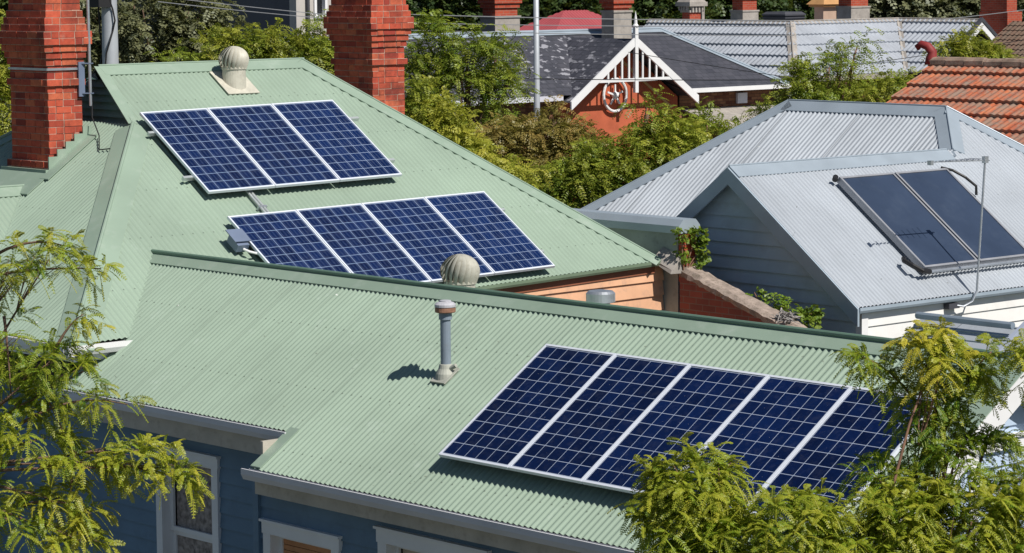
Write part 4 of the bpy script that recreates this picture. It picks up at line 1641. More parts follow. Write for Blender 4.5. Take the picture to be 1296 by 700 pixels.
for poly in ([V(-80, P1.y, 5.86), P1, V(P1.x - d, P1.y + d, tz), V(-80, P1.y + d, tz)],
             [P1, P2, V(P2.x - d, P2.y + d, tz), V(P1.x - d, P1.y + d, tz)],
             [P2, V(-72.39, P2.y + d, tz), V(P2.x - d, P2.y + d, tz)]):
    roof('roof_tiles', poly, M['metal_tile'], th_, **flat)
mb = MB()
na, nbk = V(.73, 0, 1).normalized(), V(0, -.73, 1).normalized()
cap(mb, P1, V(P1.x + d, P1.y - d, tz), (na, nbk), .17, lift=.06, roll=.03)
cap(mb, P1, P2, (na, V(-.73, 0, 1)), .15, lift=.06, roll=.03)
cap(mb, V(-80, P1.y, 5.86), P1, (nbk, V(0, .73, 1)), .15, lift=.06, roll=.03)
cap(mb, P2, V(-68.35, P2.y, 5.86), (nbk, V(0, .73, 1)), .15, lift=.06, roll=.03)
cap(mb, P2, V(P1.x + d, P2.y - d, tz), (na, nbk), .12, lift=.05, valley=True)
mb.build('ridge_cap', M['render'], th_)
mb = MB()
for s in (-1, 1):
    p0, p1 = V(-68.33, P2.y, 5.86 - .30), V(-68.33, P2.y + s * (d + .1), tz - .38)
    dd = p1 - p0
    (mb.obox(p0, V(.07, 0, 0), dd, V(0, 0, .26)) if s == 1 else mb.obox(p0 + V(.07, 0, 0), V(-.07, 0, 0), dd, V(0, 0, .26)))
mb.build('barge_board', M['white'], th_)
mb = MB()
for s in (-1, 1):
    p0, p1 = V(-68.35, P2.y, 5.86 - .02), V(-68.35, P2.y + s * (d + .12), tz - .12)
    dd = p1 - p0
    (mb.obox(p0, V(.12, 0, 0), dd, V(0, 0, .16)) if s == 1 else mb.obox(p0 + V(.12, 0, 0), V(-.12, 0, 0), dd, V(0, 0, .16)))
mb.build('verge_cover', M['cooler'], th_)
walls(th_, -80, -70.2, 76.5, 87, tz - .1, M['brick_dark'])
mb = MB()
mb.face([V(-68.75, P2.y - d + .3, 0), V(-68.75, P2.y + d - .3, 0), V(-68.75, P2.y + d - .3, tz), V(-68.75, P2.y, 5.7), V(-68.75, P2.y - d + .3, tz)])
mb.box(-70.2, -68.8, P2.y - d + .3, P2.y + d - .3, 0, tz)
mb.build('wall', M['bldg'], th_)
mb = MB()
mb.box(-80, P1.x + d + .05, P1.y - d - .12, P1.y - d + .02, tz - .16, tz + .01)
mb.box(P1.x + d - .02, P1.x + d + .12, P1.y - d, P2.y - d, tz - .16, tz + .01)
mb.build('gutter', M['render'], th_)
far_chimney(th_, 108, 928, 940, 959, 44, 15, -18)
far_chimney(th_, 109, 1063, 1077, 1101, 34, 10, -20)

# roof cooler
p = at(110, 992, 31)
ck = thing('evaporative_cooler', 'charcoal ribbed evaporative cooler on top of the grey metal tile roof', 'roof cooler', p)
mb = MB()
for k in range(7):
    e = .0 if k % 2 else .05
    mb.box(p.x - .58 - e, p.x + .58 + e, p.y - .55 - e, p.y + .55 + e, p.z + .02 + k * .055, p.z + .075 + k * .055)
mb.box(p.x - .4, p.x + .4, p.y - .4, p.y + .4, p.z - .6, p.z + .02)
mb.build('louvred_body', M['cooler'], ck)
mb = MB()
mb.hexa([p + V(-.62, -.6, .40), p + V(.62, -.6, .40), p + V(.62, .6, .40), p + V(-.62, .6, .40),
         p + V(-.5, -.48, .5), p + V(.5, -.48, .5), p + V(.5, .48, .5), p + V(-.5, .48, .5)])
mb.build('lid', M['cooler'], ck)

# two more chimneyed roofs peeping over the ridge
oh = thing('stone_chimney_house', 'distant house seen only by its grey capital topped chimney and one tan capped chimney', 'house', (-80, 83, 0))
p = at(113, 873, 38)
mb = MB()
mb.box(p.x - .42, p.x, p.y, p.y + .62, p.z - 1.5, p.z + .75)
c = mb.build('chimney', M['brick_far'], oh, label='brick shaft under a grey bracketed capital')
mb = MB()
mb.box(p.x - .48, p.x + .06, p.y - .06, p.y + .68, p.z + .70, p.z + .80)
mb.box(p.x - .62, p.x + .2, p.y - .2, p.y + .82, p.z + .95, p.z + 1.12)
for q in range(4):
    mb.box(p.x - .02, p.x + .14, p.y + .02 + q * .18, p.y + .1 + q * .18, p.z + .78, p.z + .96)
    mb.box(p.x - .5 + q * .14, p.x - .44 + q * .14, p.y - .14, p.y, p.z + .78, p.z + .96)
mb.hexa([p + V(-.58, -.16, 1.12), p + V(.16, -.16, 1.12), p + V(.16, .78, 1.12), p + V(-.58, .78, 1.12),
         p + V(-.40, .05, 1.4), p + V(-.02, .05, 1.4), p + V(-.02, .57, 1.4), p + V(-.40, .57, 1.4)])
mb.box(p.x - .5, p.x + .0, p.y + .7, p.y + .85, p.z - .2, p.z + .95)
mb.build('chimney_capital', M['render'], c)
p = at(116, 1042, 24)
mb = MB()
mb.box(p.x - .5, p.x, p.y, p.y + .8, p.z - 1.5, p.z + .5)
c = mb.build('chimney', plain('tan_render', (0.48, 0.34, 0.26), 0.8, var=.1), oh, label='tan rendered chimney with wide cap')
mb = MB()
mb.box(p.x - .66, p.x + .16, p.y - .16, p.y + .96, p.z + .50, p.z + .60)
mb.hexa([p + V(-.74, -.24, .60), p + V(.24, -.24, .60), p + V(.24, 1.04, .60), p + V(-.74, 1.04, .60),
         p + V(-.45, .1, .95), p + V(-.05, .1, .95), p + V(-.05, .7, .95), p + V(-.45, .7, .95)])
mb.build('chimney_cap', plain('ochre_cap', (0.50, 0.27, 0.11), 0.8), c)
walls(oh, -86, -78, 82, 92, 3.6, M['brick_far'])
roof('roof_sheet', [V(-82, 82, 5.0), V(-82, 92, 5.0), V(-78, 92, 3.6), V(-78, 82, 3.6)], M['metal_tile'], oh, pitch=.2, amp=.015)
roof('roof_sheet', [V(-82, 82, 5.0), V(-86, 82, 3.6), V(-86, 92, 3.6), V(-82, 92, 5.0)], M['metal_tile'], oh, pitch=.2, amp=.015)

# --- brown tiled house at the right edge, with its stepped red chimney
bh = thing('brown_tiled_house', 'house with brown lichened tile roof and a broad red chimney at the right picture edge', 'house', at(104, 1330, 60) * 1.0)
p = at(104, 1281, 27)
q = V(p.x, p.y, p.z)
roof('roof_tiles', [q, q + V(0, -3.4, -2.0), q + V(9, -3.4, -2.0), q + V(9, 0, 0)], M['brown_tile'], bh, pitch=.21, amp=.018, course=.33, lip=.03, sub=6)
roof('roof_tiles', [q, q + V(9, 0, 0), q + V(9, 3.4, -2.0), q + V(0, 3.4, -2.0)], M['brown_tile'], bh, pitch=.21, amp=.018, course=.33, lip=.03, sub=6)
walls(bh, q.x + .3, q.x + 8.7, q.y - 3.1, q.y + 3.1, q.z - 2.0, M['brick_far'])
p = at(108, 1274, 40)
mb = MB()
w1 = 15 * 108 / 3557 / .746
w0 = 28 * 108 / 3557 / .666
mb.box(p.x - w0, p.x, p.y, p.y + w1, 0, p.z + 2.2)
mb.box(p.x - w0 - .05, p.x + .05, p.y - .02, p.y + w1 + .26, 0, p.z + .75)
mb.build('chimney', M['brick_far'], bh, label='broad shouldered red brick chimney')

# --- terracotta tiled roof
kh = thing('terracotta_house', 'house with lichened orange terracotta tile roof and a red scroll finial', 'house', (-30, 39.3, 0))
kx, ky, kz = -32.67, 39.26, 6.227
run = 3.2
roof('roof_tiles', [V(kx, ky, kz), V(kx, ky - run, kz - run * .52), V(-23, ky - run, kz - run * .52), V(-23, ky, kz)], M['terracotta'], kh,
     pitch=.145, amp=.010, course=.47, lip=.055, sub=8)
roof('roof_tiles', [V(kx, ky, kz), V(-23, ky, kz), V(-23, ky + run, kz - run * .52), V(kx, ky + run, kz - run * .52)], M['terracotta'], kh,
     pitch=.145, amp=.010, course=.47, lip=.055, sub=8)
walls(kh, kx + .3, -23.3, ky - run + .4, ky + run - .4, kz - run * .52 - .1, M['brick_far'])
mb = MB()
mb.face([V(kx + .3, ky, kz - .1), V(kx + .3, ky - run + .4, kz - .1 - (run - .4) * .52), V(kx + .3, ky + run - .4, kz - .1 - (run - .4) * .52)])
mb.build('gable_wall', M['brick_far'], kh)
rr = random.Random(5)
mb = MB()
x = kx - .03
while x < -23:
    L = .42
    mb.tube([V(x, ky, kz + .02), V(x + L * .96, ky, kz + .035)], [.115 + rr.uniform(-.01, .01), .10 + rr.uniform(-.01, .01)], 10)
    x += L
mb.build('ridge_tiles', M['ridge_tile'], kh)
mb = MB()
mb.tube([V(kx - .02, ky, kz + .0), V(kx - .03, ky, kz + .12), V(kx - .01, ky, kz + .22), V(kx - .08, ky - .04, kz + .32), V(kx - .2, ky - .08, kz + .36), V(kx - .27, ky - .1, kz + .31), V(kx - .24, ky - .09, kz + .26)],
        [.13, .10, .085, .08, .07, .06, .035], 10)
mb.build('scroll_finial', M['finial'], kh, smooth=True)

# --- charcoal and beige block, top left
p = at(75, 376, 30)
ap = thing('apartment_building', 'charcoal clad building with a pale rendered side and white framed window', 'building', (p.x - 3, p.y + 3, 0))
mb = MB()
mb.box(p.x - 9, p.x - .02, p.y, p.y + .3, 0, 9.5)
mb.box(p.x - 9, p.x - .3, p.y + .3, p.y + 2.3, 0, 9.5)
mb.build('wall', M['bldg'], ap, label='charcoal clad wall in shade')
hy0, hy1 = p.y + .58, p.y + .98
mb = MB()
mb.box(p.x - .3, p.x, p.y - .02, hy0, 0, 9.5)
mb.box(p.x - .3, p.x, hy1, p.y + 2.3, 0, 9.5)
mb.box(p.x - .3, p.x, hy0, hy1, 0, 6.75)
mb.box(p.x - .3, p.x, hy0, hy1, 8.3, 9.5)
mb.build('wall', M['bldg_beige'], ap, label='pale rendered wall in sun')
mb = MB()
for a_, b_, c_, d_ in ((hy0 - .02, hy0 + .06, 6.7, 8.35), (hy1 - .06, hy1 + .02, 6.7, 8.35), (hy0 + .06, hy1 - .06, 6.7, 6.8), (hy0 + .06, hy1 - .06, 8.25, 8.35)):
    mb.box(p.x - .1, p.x + .05, a_, b_, c_, d_)
w = mb.build('window', M['white'], ap)
mb = MB()
mb.box(p.x - .16, p.x - .12, hy0, hy1, 6.75, 8.3)
mb.build('pane', M['glass'], w)
mb = MB()
mb.tube([V(p.x + .06, p.y + .33, 0), V(p.x + .06, p.y + .33, 9.5)], .05, 8)
mb.build('downpipe', M['cooler'], ap)

# --- little outbuilding whose beige verge shows among the trees
p0, p1 = at(52, 560, 137), at(52, 624, 168)
ob = thing('outbuilding', 'small orange tiled outbuilding with a beige verge half hidden by trees', 'outbuilding', ((p0.x + p1.x) / 2, (p0.y + p1.y) / 2, 0))
mb = MB()
q1 = V(p0.x, p0.y, p0.z)
q2 = V(p0.x, p0.y + 1.25, p0.z - .72)
mb.obox(q1, q2 - q1, V(-.12, 0, 0), V(0, 0, .14))
mb.build('verge_board', M['fascia'], ob)
mb = MB()
pl = [q1 + V(-.1, 0, .08), q2 + V(-.1, 0, .08), q2 + V(-3, 0, .08), q1 + V(-3, 0, .08)]
u, v, n = roof_axes(pl)
mb.sheet(pl, u, v, n, .21, .02, course=.33, lip=.03)
pl = [q1 + V(-.1, 0, .08), q1 + V(-.1, -1.25, -.64), q1 + V(-3, -1.25, -.64), q1 + V(-3, 0, .08)]
u, v, n = roof_axes(pl)
mb.sheet(pl, u, v, n, .21, .02, course=.33, lip=.03)
mb.build('roof_tiles', M['terracotta'], ob)
mb = MB()
mb.box(q1.x - 2.9, q1.x - .05, q1.y - 1.0, q1.y + 1.0, 0, q2.z - .02)
mb.build('wall', M['brick_orange'], ob)

# ================================================================== poles and wires
p = at(52, 139, 40)
po = thing('power_pole', 'thick grey power pole wrapped with black cables behind the strapped chimney', 'power pole', (p.x, p.y, 0))
mb = MB()
mb.lathe((p.x, p.y, 0), [(.20, 0), (.155, 5.5), (.14, 8.0), (.12, 11)], 20)
mb.build('pole', M['pole'], po, smooth=True)
mb = MB()
for k, an in enumerate((2.2, 3.0, 3.9, -.6)):
    pts = []
    for s in range(14):
        z = 5.9 + s * .2
        a_ = an + .5 * math.sin(s * .8 + k)
        rr_ = .16 + .05 * abs(math.sin(s * 1.3 + k))
        pts.append(V(p.x + rr_ * math.cos(a_), p.y + rr_ * math.sin(a_), z))
    mb.tube(pts, .016, 6)
mb.build('cable', M['cable'], po)
mb = MB()
b = at(51.8, 125, 5)
mb.box(b.x - .2, b.x + .18, b.y - .12, b.y + .16, b.z - .06, b.z + .5)
mb.build('junction_box', M['cable'], po)
p = at(58, 679, 70)
sp = thing('street_light_pole', 'slim pale grey street light pole in front of the chipped slate roof', 'street light', (p.x, p.y, 0))
mb = MB()
mb.lathe((p.x, p.y, 0), [(.075, 0), (.066, 4.5), (.05, 9.5)], 14)
mb.build('pole', M['pole'], sp, smooth=True)
mb = MB()
mb.tube([V(p.x, p.y, 9.4), V(p.x + .4, p.y - .3, 9.9), V(p.x + 1.2, p.y - .9, 10.1)], .035, 8)
mb.build('arm', M['pole'], sp)
mb = MB()
mb.obox(V(p.x + 1.1, p.y - 1.0, 10.03), V(.5, -.4, 0), V(.15, .19, 0), V(0, 0, .14))
mb.build('lamp_head', M['pole'], sp)


def wire(label, pts, r=.011, mat=None):
    mb = MB()
    out = []
    P_ = [Vector(q) for q in pts]
    for a_, b_ in zip(P_, P_[1:]):
        for s in range(8):
            t = s / 8
            out.append(a_.lerp(b_, t) - V(0, 0, 4 * t * (1 - t) * (b_ - a_).length * .004))
    out.append(P_[-1])
    mb.tube(out, r, 4)
    o = mb.build('power_line', mat or M['cable'])
    tag(o, label, 'power line', 'overhead wires')


wire('uppermost pale wire crossing in front of the red roofed house', [at(56, 480, 17), at(56, 1005, 26)], .010, M['cable_grey'])
wire('pale wire just under the uppermost one before the red roof', [at(56, 480, 28), at(56, 1005, 33)], .010, M['cable_grey'])
wire('pale wire along the slate ridge, lowest of the three', [at(56, 480, 37), at(56, 1005, 45)], .009, M['cable_grey'])
wire('dark wire crossing the middle of the fretwork gable', [at(54, 480, 96), at(54, 1010, 101)], .010)
wire('dark wire falling across the plain right slate slope', [at(55, 795, 66), at(55, 1000, 98)], .008)
wire('pale wire crossing the charcoal building, upper of two', [at(50, 215, -3), at(50, 430, 20)], .008, M['cable_grey'])
wire('pale wire crossing the charcoal building, lower of two', [at(50, 200, 2), at(50, 430, 25)], .008, M['cable_grey'])
wire('pale wire running to the broad red chimney at right', [at(95, 1180, 26), at(95, 1300, 12)], .014, M['cable_grey'])
wire('thin dark wire over the middle metal tile slope', [at(90, 1040, 88), at(90, 1300, 50)], .012)

# ================================================================== trees and climbing plants
def nrm_(a):
    return a / np.maximum(np.linalg.norm(a, axis=-1, keepdims=True), 1e-9)


class Leaves:
    """many pinnate leaves (or plain leaf sprigs) gathered into one crown mesh"""

    def __init__(self, rng):
        self.r = rng
        self.V, self.T, self.Y = [], [], []
        self.branches = MB()

    def fronds(self, base, direc, length, pairs, ll, lw, droop, ripe, tint, tilt=.5):
        """base, direc (n,3); length, ripe, tint (n,)"""
        r = self.r
        n = len(base)
        d = nrm_(direc)
        up = nrm_(np.stack([r.normal(0, tilt, n), r.normal(0, tilt, n), np.ones(n)], 1))
        for k in range(pairs):
            s = (k + .8) / pairs
            L = length * s
            p = base + d * L[:, None]
            p[:, 2] -= droop * length * s * s
            t = d.copy()
            t[:, 2] -= droop * 2 * s
            t = nrm_(t)
            side = nrm_(np.cross(t, up))
            nn = nrm_(np.cross(side, t))
            sz = ll * (.62 + .9 * s * (1 - s) * 1.6) * (1 if k < pairs - 1 else .8) * r.uniform(.85, 1.15, n)
            for sg in (-1, 1):
                l = nrm_(side * sg + t * .42 - np.array([0, 0, .22]) + r.normal(0, .07, (n, 3)))
                w = nrm_(np.cross(nn, l))
                w = nrm_(w + nn * r.normal(0, .22, (n, 1)))
                a = p
                c = p + l * sz[:, None]
                m = p + l * (sz * .5)[:, None] + nn * (sz * .06)[:, None]
                q = np.stack([a, m - w * lw * .5, c, m + w * lw * .5], 1)
                self.V.append(q.reshape(-1, 3))
                self.T.append(np.clip(tint + r.normal(0, .12, n), 0, 1))
                self.Y.append(np.clip(ripe + r.normal(0, .06, n), 0, 1))

    def stems(self, base, direc, length, droop, w, ripe):
        """thin rachis strips"""
        n = len(base)
        d = nrm_(direc)
        prev = base
        for s in (.35, .7, 1.0):
            p = base + d * (length * s)[:, None]
            p[:, 2] -= droop * length * s * s
            t = nrm_(p - prev)
            sd = nrm_(np.cross(t, np.array([0.3, -.3, 1.0]))) * w
            q = np.stack([prev - sd, prev + sd, p + sd, p - sd], 1)
            self.V.append(q.reshape(-1, 3))
            self.T.append(np.full(n, .75))
            self.Y.append(np.clip(ripe + .25, 0, 1))
            prev = p

    def twigs(self, start, direc, length, nf, fl, pairs, ll, lw, droop, ripe, tint, arch=.35, stems=True):
        """twigs that arch outwards and carry nf leaves alternately"""
        r = self.r
        n = len(start)
        d = nrm_(direc)
        rt = np.clip(r.normal(tint, .28, n), 0, 1)
        for k in range(nf):
            s = (k + .6) / nf
            p = start + d * (length * s)[:, None]
            p[:, 2] -= arch * length * s * s
            t = d.copy()
            t[:, 2] -= 2 * arch * s
            t = nrm_(t)
            an = k * 2.4 + r.uniform(0, 6.28, n) * .25 + np.arange(n)
            u = nrm_(np.cross(t, np.array([.1, .2, 1.0])))
            v = np.cross(u, t)
            fd = nrm_(t * .55 + u * np.cos(an)[:, None] + v * (np.sin(an) * .6 + .15)[:, None])
            L = fl * r.uniform(.7, 1.2, n) * (1 - .25 * s)
            yy = np.clip(ripe * (.35 + .9 * s) + r.normal(0, .08, n), 0, 1)
            self.fronds(p, fd, L, pairs, ll, lw, droop, yy, np.clip(rt + .25 * s - .1, 0, 1))
            if stems:
                self.stems(p, fd, L, droop, .0022, yy)

    def blob(self, c, rad, n, tl, nf, fl, pairs, ll, lw, droop=.45, ripe=.2, tint=.5, arch=.35, shell=(.45, .95), upbias=.25, stems=True, hemi=None):
        r = self.r
        u = nrm_(r.normal(0, 1, (n, 3)))
        q = r.uniform(shell[0], shell[1], (n, 1))
        rad = np.array(rad)
        st = np.array(c) + u * rad * q
        d = u * rad / rad.max() + np.array([0, 0, upbias]) + r.normal(0, .35, (n, 3))
        # clumps: keep gaps by thinning with a coarse random field
        key = np.floor(st / (rad.max() * .33)).astype(int)
        h = ((key[:, 0] * 73856093) ^ (key[:, 1] * 19349663) ^ (key[:, 2] * 83492791)) % 97 / 97.0
        keep = r.uniform(0, 1, n) < (.12 + 1.1 * h)
        st, d = st[keep], d[keep]
        self.twigs(st, d, tl * r.uniform(.6, 1.25, len(st)), nf, fl, pairs, ll, lw, droop, ripe, tint, arch, stems)

    def spray(self, a, b, n, tl, nf, fl, pairs, ll, lw, ripe=.3, tint=.5, sag=.12, droop=.5, rad=.012, hang=.3):
        """a leafy branch from a to b, leaves hanging from short side twigs"""
        r = self.r
        a, b = np.array(a), np.array(b)
        L = np.linalg.norm(b - a)
        s = np.sort(r.uniform(.12, 1.0, n))
        p = a + (b - a) * s[:, None]
        p[:, 2] += L * sag * 4 * s * (1 - s)
        ax = (b - a) / L
        d = ax * .55 + r.normal(0, .55, (n, 3)) + np.array([0, 0, -hang + .25])
        self.twigs(p, d, tl * r.uniform(.6, 1.2, n), nf, fl, pairs, ll, lw, droop, ripe, tint, .45)
        pts = [Vector(a + (b - a) * q + np.array([0, 0, L * sag * 4 * q * (1 - q)])) for q in (0, .2, .4, .6, .8, 1.0)]
        self.branches.tube(pts, [rad * (1 - .14 * k) for k in range(6)], 6)

    def mesh(self, name, mat, parent):
        v = np.concatenate(self.V)
        n = len(v) // 4
        me = bpy.data.meshes.new(name)
        o = np.array(base_of(parent)) if parent is not None else np.zeros(3)
        me.vertices.add(n * 4)
        me.vertices.foreach_set('co', (v - o).astype(np.float32).ravel())
        me.loops.add(n * 4)
        me.loops.foreach_set('vertex_index', np.arange(n * 4, dtype=np.int32))
        me.polygons.add(n)
        me.polygons.foreach_set('loop_start', np.arange(0, n * 4, 4, dtype=np.int32))
        me.polygons.foreach_set('loop_total', np.full(n, 4, dtype=np.int32))
        for nm, data in (('tint', self.T), ('ripe', self.Y)):
            at_ = me.attributes.new(nm, 'FLOAT', 'FACE')
            at_.data.foreach_set('value', np.concatenate(data).astype(np.float32))
        me.update(calc_edges=True)
        me.materials.append(mat)
        ob = bpy.data.objects.new(name, me)
        COL.objects.link(ob)
        ob.parent = parent
        return ob


def limb(mb, a, b, r0, r1, bend=.12, rnd=random):
    a, b = Vector(a), Vector(b)
    L = (b - a).length
    off = V(rnd.uniform(-1, 1), rnd.uniform(-1, 1), rnd.uniform(0, .6)) * L * bend
    pts = []
    for k in range(6):
        t = k / 5
        pts.append(a.lerp(b, t) + off * (4 * t * (1 - t)) * .5)
    mb.tube(pts, [r0 + (r1 - r0) * k / 5 for k in range(6)], 7)


def tree(name, label, foot, blobs, mat, seed, style, trunk=.16, group=None, sprays=(), fork=.45, limb_r=None, lean=.6):
    """blobs: (centre, radii, number of twigs, options)"""
    t = thing(name, label, 'tree', foot, group)
    lv = Leaves(np.random.default_rng(seed))
    rnd = random.Random(seed)
    for c, rad, n, opt in blobs:
        kw = dict(style)
        kw.update(opt)
        lv.blob(tuple(c), rad, n, **kw)
    for a, b, n, opt in sprays:
        kw = dict(style)
        for k in ('shell', 'upbias', 'arch', 'stems'):
            kw.pop(k, None)
        kw.update(opt)
        lv.spray(tuple(a), tuple(b), n, **kw)
    mean = sum((Vector(b[0]) for b in blobs), Vector()) / len(blobs)
    f = Vector(foot)
    top = f.lerp(mean, lean)
    top.z = mean.z * fork
    tr = MB()
    limb(tr, f - V(0, 0, .15), top, trunk, trunk * .7, .05, rnd)
    tr.build('trunk', M['bark'], t, smooth=True)
    br = lv.branches
    for c, rad, n, opt in blobs:
        c = Vector(c)
        limb(br, top - V(0, 0, .1), c, limb_r or trunk * .5, (limb_r or trunk * .5) * .25, .12, rnd)
        for _ in range(5):
            e = c + V(rnd.uniform(-1, 1) * rad[0], rnd.uniform(-1, 1) * rad[1], rnd.uniform(-.6, .9) * rad[2]) * .85
            limb(br, top.lerp(c, .75), e, (limb_r or trunk * .4) * .3, (limb_r or trunk * .4) * .1, .15, rnd)
    br.build('branches', M['twig'] if trunk < .12 else M['bark'], t, smooth=True)
    lv.mesh('crown', mat, t)
    return t


# --- foreground honey locusts: fine pinnate leaves, yellow green at the tips
FS = dict(tl=.19, nf=8, fl=.155, pairs=12, ll=.026, lw=.0098, droop=.45, ripe=.28, tint=.55, arch=.4, shell=(.3, .95), upbias=.35)
D = 17.0
rb = [(at(D, 872, 612), (0.20, 0.20, 0.18), 110, dict(ripe=0.40)),
      (at(D, 858, 668), (0.16, 0.20, 0.20), 80, dict(ripe=0.28)),
      (at(D, 905, 690), (0.28, 0.28, 0.20), 130, dict(ripe=0.24)),
      (at(D - .2, 1005, 672), (0.26, 0.28, 0.19), 130, dict(ripe=0.36)),
      (at(D, 1085, 690), (0.30, 0.30, 0.20), 130, dict(ripe=0.28)),
      (at(D + .1, 1150, 655), (0.24, 0.28, 0.20), 120, dict(ripe=0.36)),
      (at(D, 1230, 660), (0.30, 0.30, 0.22), 150, dict(ripe=0.40)),
      (at(D + .1, 1305, 655), (0.24, 0.28, 0.26), 120, dict(ripe=0.28)),
      (at(D + .3, 1215, 585), (0.22, 0.24, 0.18), 44, dict(ripe=0.12, tint=.35)),
      (at(D + .4, 1175, 520), (0.14, 0.18, 0.21), 26, dict(ripe=0.08, tint=.35)),
      (at(D + .4, 1225, 520), (0.12, 0.16, 0.14), 20, dict(ripe=0.08, tint=.35)),
      (at(D + .3, 1290, 605), (0.08, 0.14, 0.08), 20, dict(ripe=0.12, tint=.4)),
      (at(D + .4, 1120, 600), (0.10, 0.14, 0.08), 18, dict(ripe=0.08, tint=.35)),
      (at(D + .2, 1185, 442), (0.13, 0.14, 0.08), 44, dict(ripe=0.80, tint=.85)),
      (at(D, 860, 760), (0.44, 0.44, 0.29), 120, {}), (at(D, 1000, 770), (0.49, 0.49, 0.34), 130, {}),
      (at(D, 1150, 770), (0.49, 0.49, 0.34), 130, {}), (at(D, 1290, 740), (0.44, 0.44, 0.39), 130, {}),
      (at(D - .6, 1080, 860), (0.84, 0.74, 0.44), 130, {})]
rs = [(at(D + .4, 1180, 540), at(D + .3, 1092, 452), 16, dict(ripe=.25, tint=.45)),
      (at(D + .4, 1190, 560), at(D + .2, 1255, 445), 22, dict(ripe=.35, tint=.5)),
      (at(D + .4, 1180, 600), at(D + .2, 1190, 430), 30, dict(ripe=.4, tint=.55)),
      (at(D + .4, 1230, 620), at(D + .3, 1262, 540), 12, dict(ripe=.15, tint=.4)),
      (at(D, 1340, 520), at(D, 1298, 440), 14, dict(ripe=.45, tint=.6)),
      (at(D + .2, 1150, 660), at(D + .2, 1100, 600), 10, dict(ripe=.15, tint=.4)),
      (at(D, 880, 690), at(D, 925, 585), 16, dict(ripe=.4)),
      (at(D, 860, 690), at(D, 832, 655), 12, dict(ripe=.3))]
q = at(D - .3, 1080, 700)
tree('honey_locust', 'feathery yellow green locust tree in front of the five navy panels', (q.x, q.y, 0), rb, M['leaf_front'], 21, FS, trunk=.11, sprays=rs, fork=.72, limb_r=.02)

D = 19.0
lb = [(at(D, 15, 332), (.12, .16, .05), 10, dict(ripe=0.36)),
      (at(D, 62, 328), (.12, .16, .05), 12, dict(ripe=0.24, tint=.45)),
      (at(D, 8, 425), (.10, .16, .10), 10, dict(ripe=0.20, tint=.4)),
      (at(D, 70, 452), (.13, .18, .09), 25, dict(ripe=0.20, tint=.5)),
      (at(D, 105, 470), (.08, .14, .06), 10, dict(ripe=0.24, tint=.5)),
      (at(D, 12, 505), (.12, .2, .16), 25, dict(ripe=0.32)),
      (at(D, 55, 500), (.10, .18, .06), 11, dict(ripe=0.24)),
      (at(D, 40, 560), (.18, .24, .08), 27, dict(ripe=0.36)),
      (at(D, 105, 585), (.12, .16, .05), 16, dict(ripe=0.36)),
      (at(D, 175, 570), (.13, .18, .05), 22, dict(ripe=0.48, tint=.7)),
      (at(D, 215, 592), (.07, .12, .04), 10, dict(ripe=0.44)),
      (at(D, 62, 632), (.15, .22, .06), 25, dict(ripe=0.52, tint=.75)),
      (at(D, 15, 660), (.18, .24, .12), 31, dict(ripe=0.28)),
      (at(D, 100, 685), (.10, .16, .07), 16, dict(ripe=0.48)),
      (at(D, -80, 420), (.3, .4, .4), 50, {}), (at(D, -90, 600), (.4, .5, .5), 90, {}),
      (at(D, 20, 760), (.4, .5, .3), 80, {})]
ls = [(at(D, -30, 352), at(D, 128, 340), 10, dict(ripe=.35, tint=.45, sag=.03)),
      (at(D, -10, 325), at(D, 85, 312), 6, dict(ripe=.45)),
      (at(D, 66, 450), at(D, 105, 398), 4, dict(ripe=.55, tint=.6)),
      (at(D, 5, 400), at(D, 14, 500), 5, dict(ripe=.35)),
      (at(D, 20, 540), at(D, 162, 512), 11, dict(ripe=.35, tint=.55)),
      (at(D, 40, 480), at(D, 85, 560), 5, dict(ripe=.35)),
      (at(D, 50, 590), at(D, 235, 606), 15, dict(ripe=.5, sag=.05)),
      (at(D, 30, 640), at(D, 115, 650), 9, dict(ripe=.6)),
      (at(D, 95, 570), at(D, 85, 700), 5, dict(ripe=.5))]
q = at(D, -150, 700)
tree('honey_locust', 'feathery locust tree reaching in at the left over the blue wall and hip', (q.x, q.y, 0), lb, M['leaf_front'], 22, FS, trunk=.12, sprays=ls, fork=.95, limb_r=.016, lean=.25)

# --- trees between the houses
MS = dict(tl=.5, nf=6, fl=.30, pairs=7, ll=.068, lw=.026, droop=.4, ripe=.15, tint=.5, arch=.3, shell=(.35, 1.0), upbias=.3, stems=False)


def sized(D, tl, *rows):
    """(px x, px y, rx px, rz px, twigs, options) at distance D"""
    k = D / 3557
    g = .5 * tl / k
    return [(at(D, x, y), (max(rx - g, rx * .4) * k, max(rx - g, rx * .4) * k, max(rz - g * .8, rz * .35) * k), n, o) for x, y, rx, rz, n, o in rows]


def mid(label, D, rows, mat, seed, foot_x, style=MS, name='tree', trunk=.16, group='trees between the houses', fork=.5):
    q = at(D, foot_x, 300)
    return tree(name, label, (q.x, q.y, 0), sized(D, style['tl'], *rows), M[mat], seed, style, trunk, group, fork=fork)


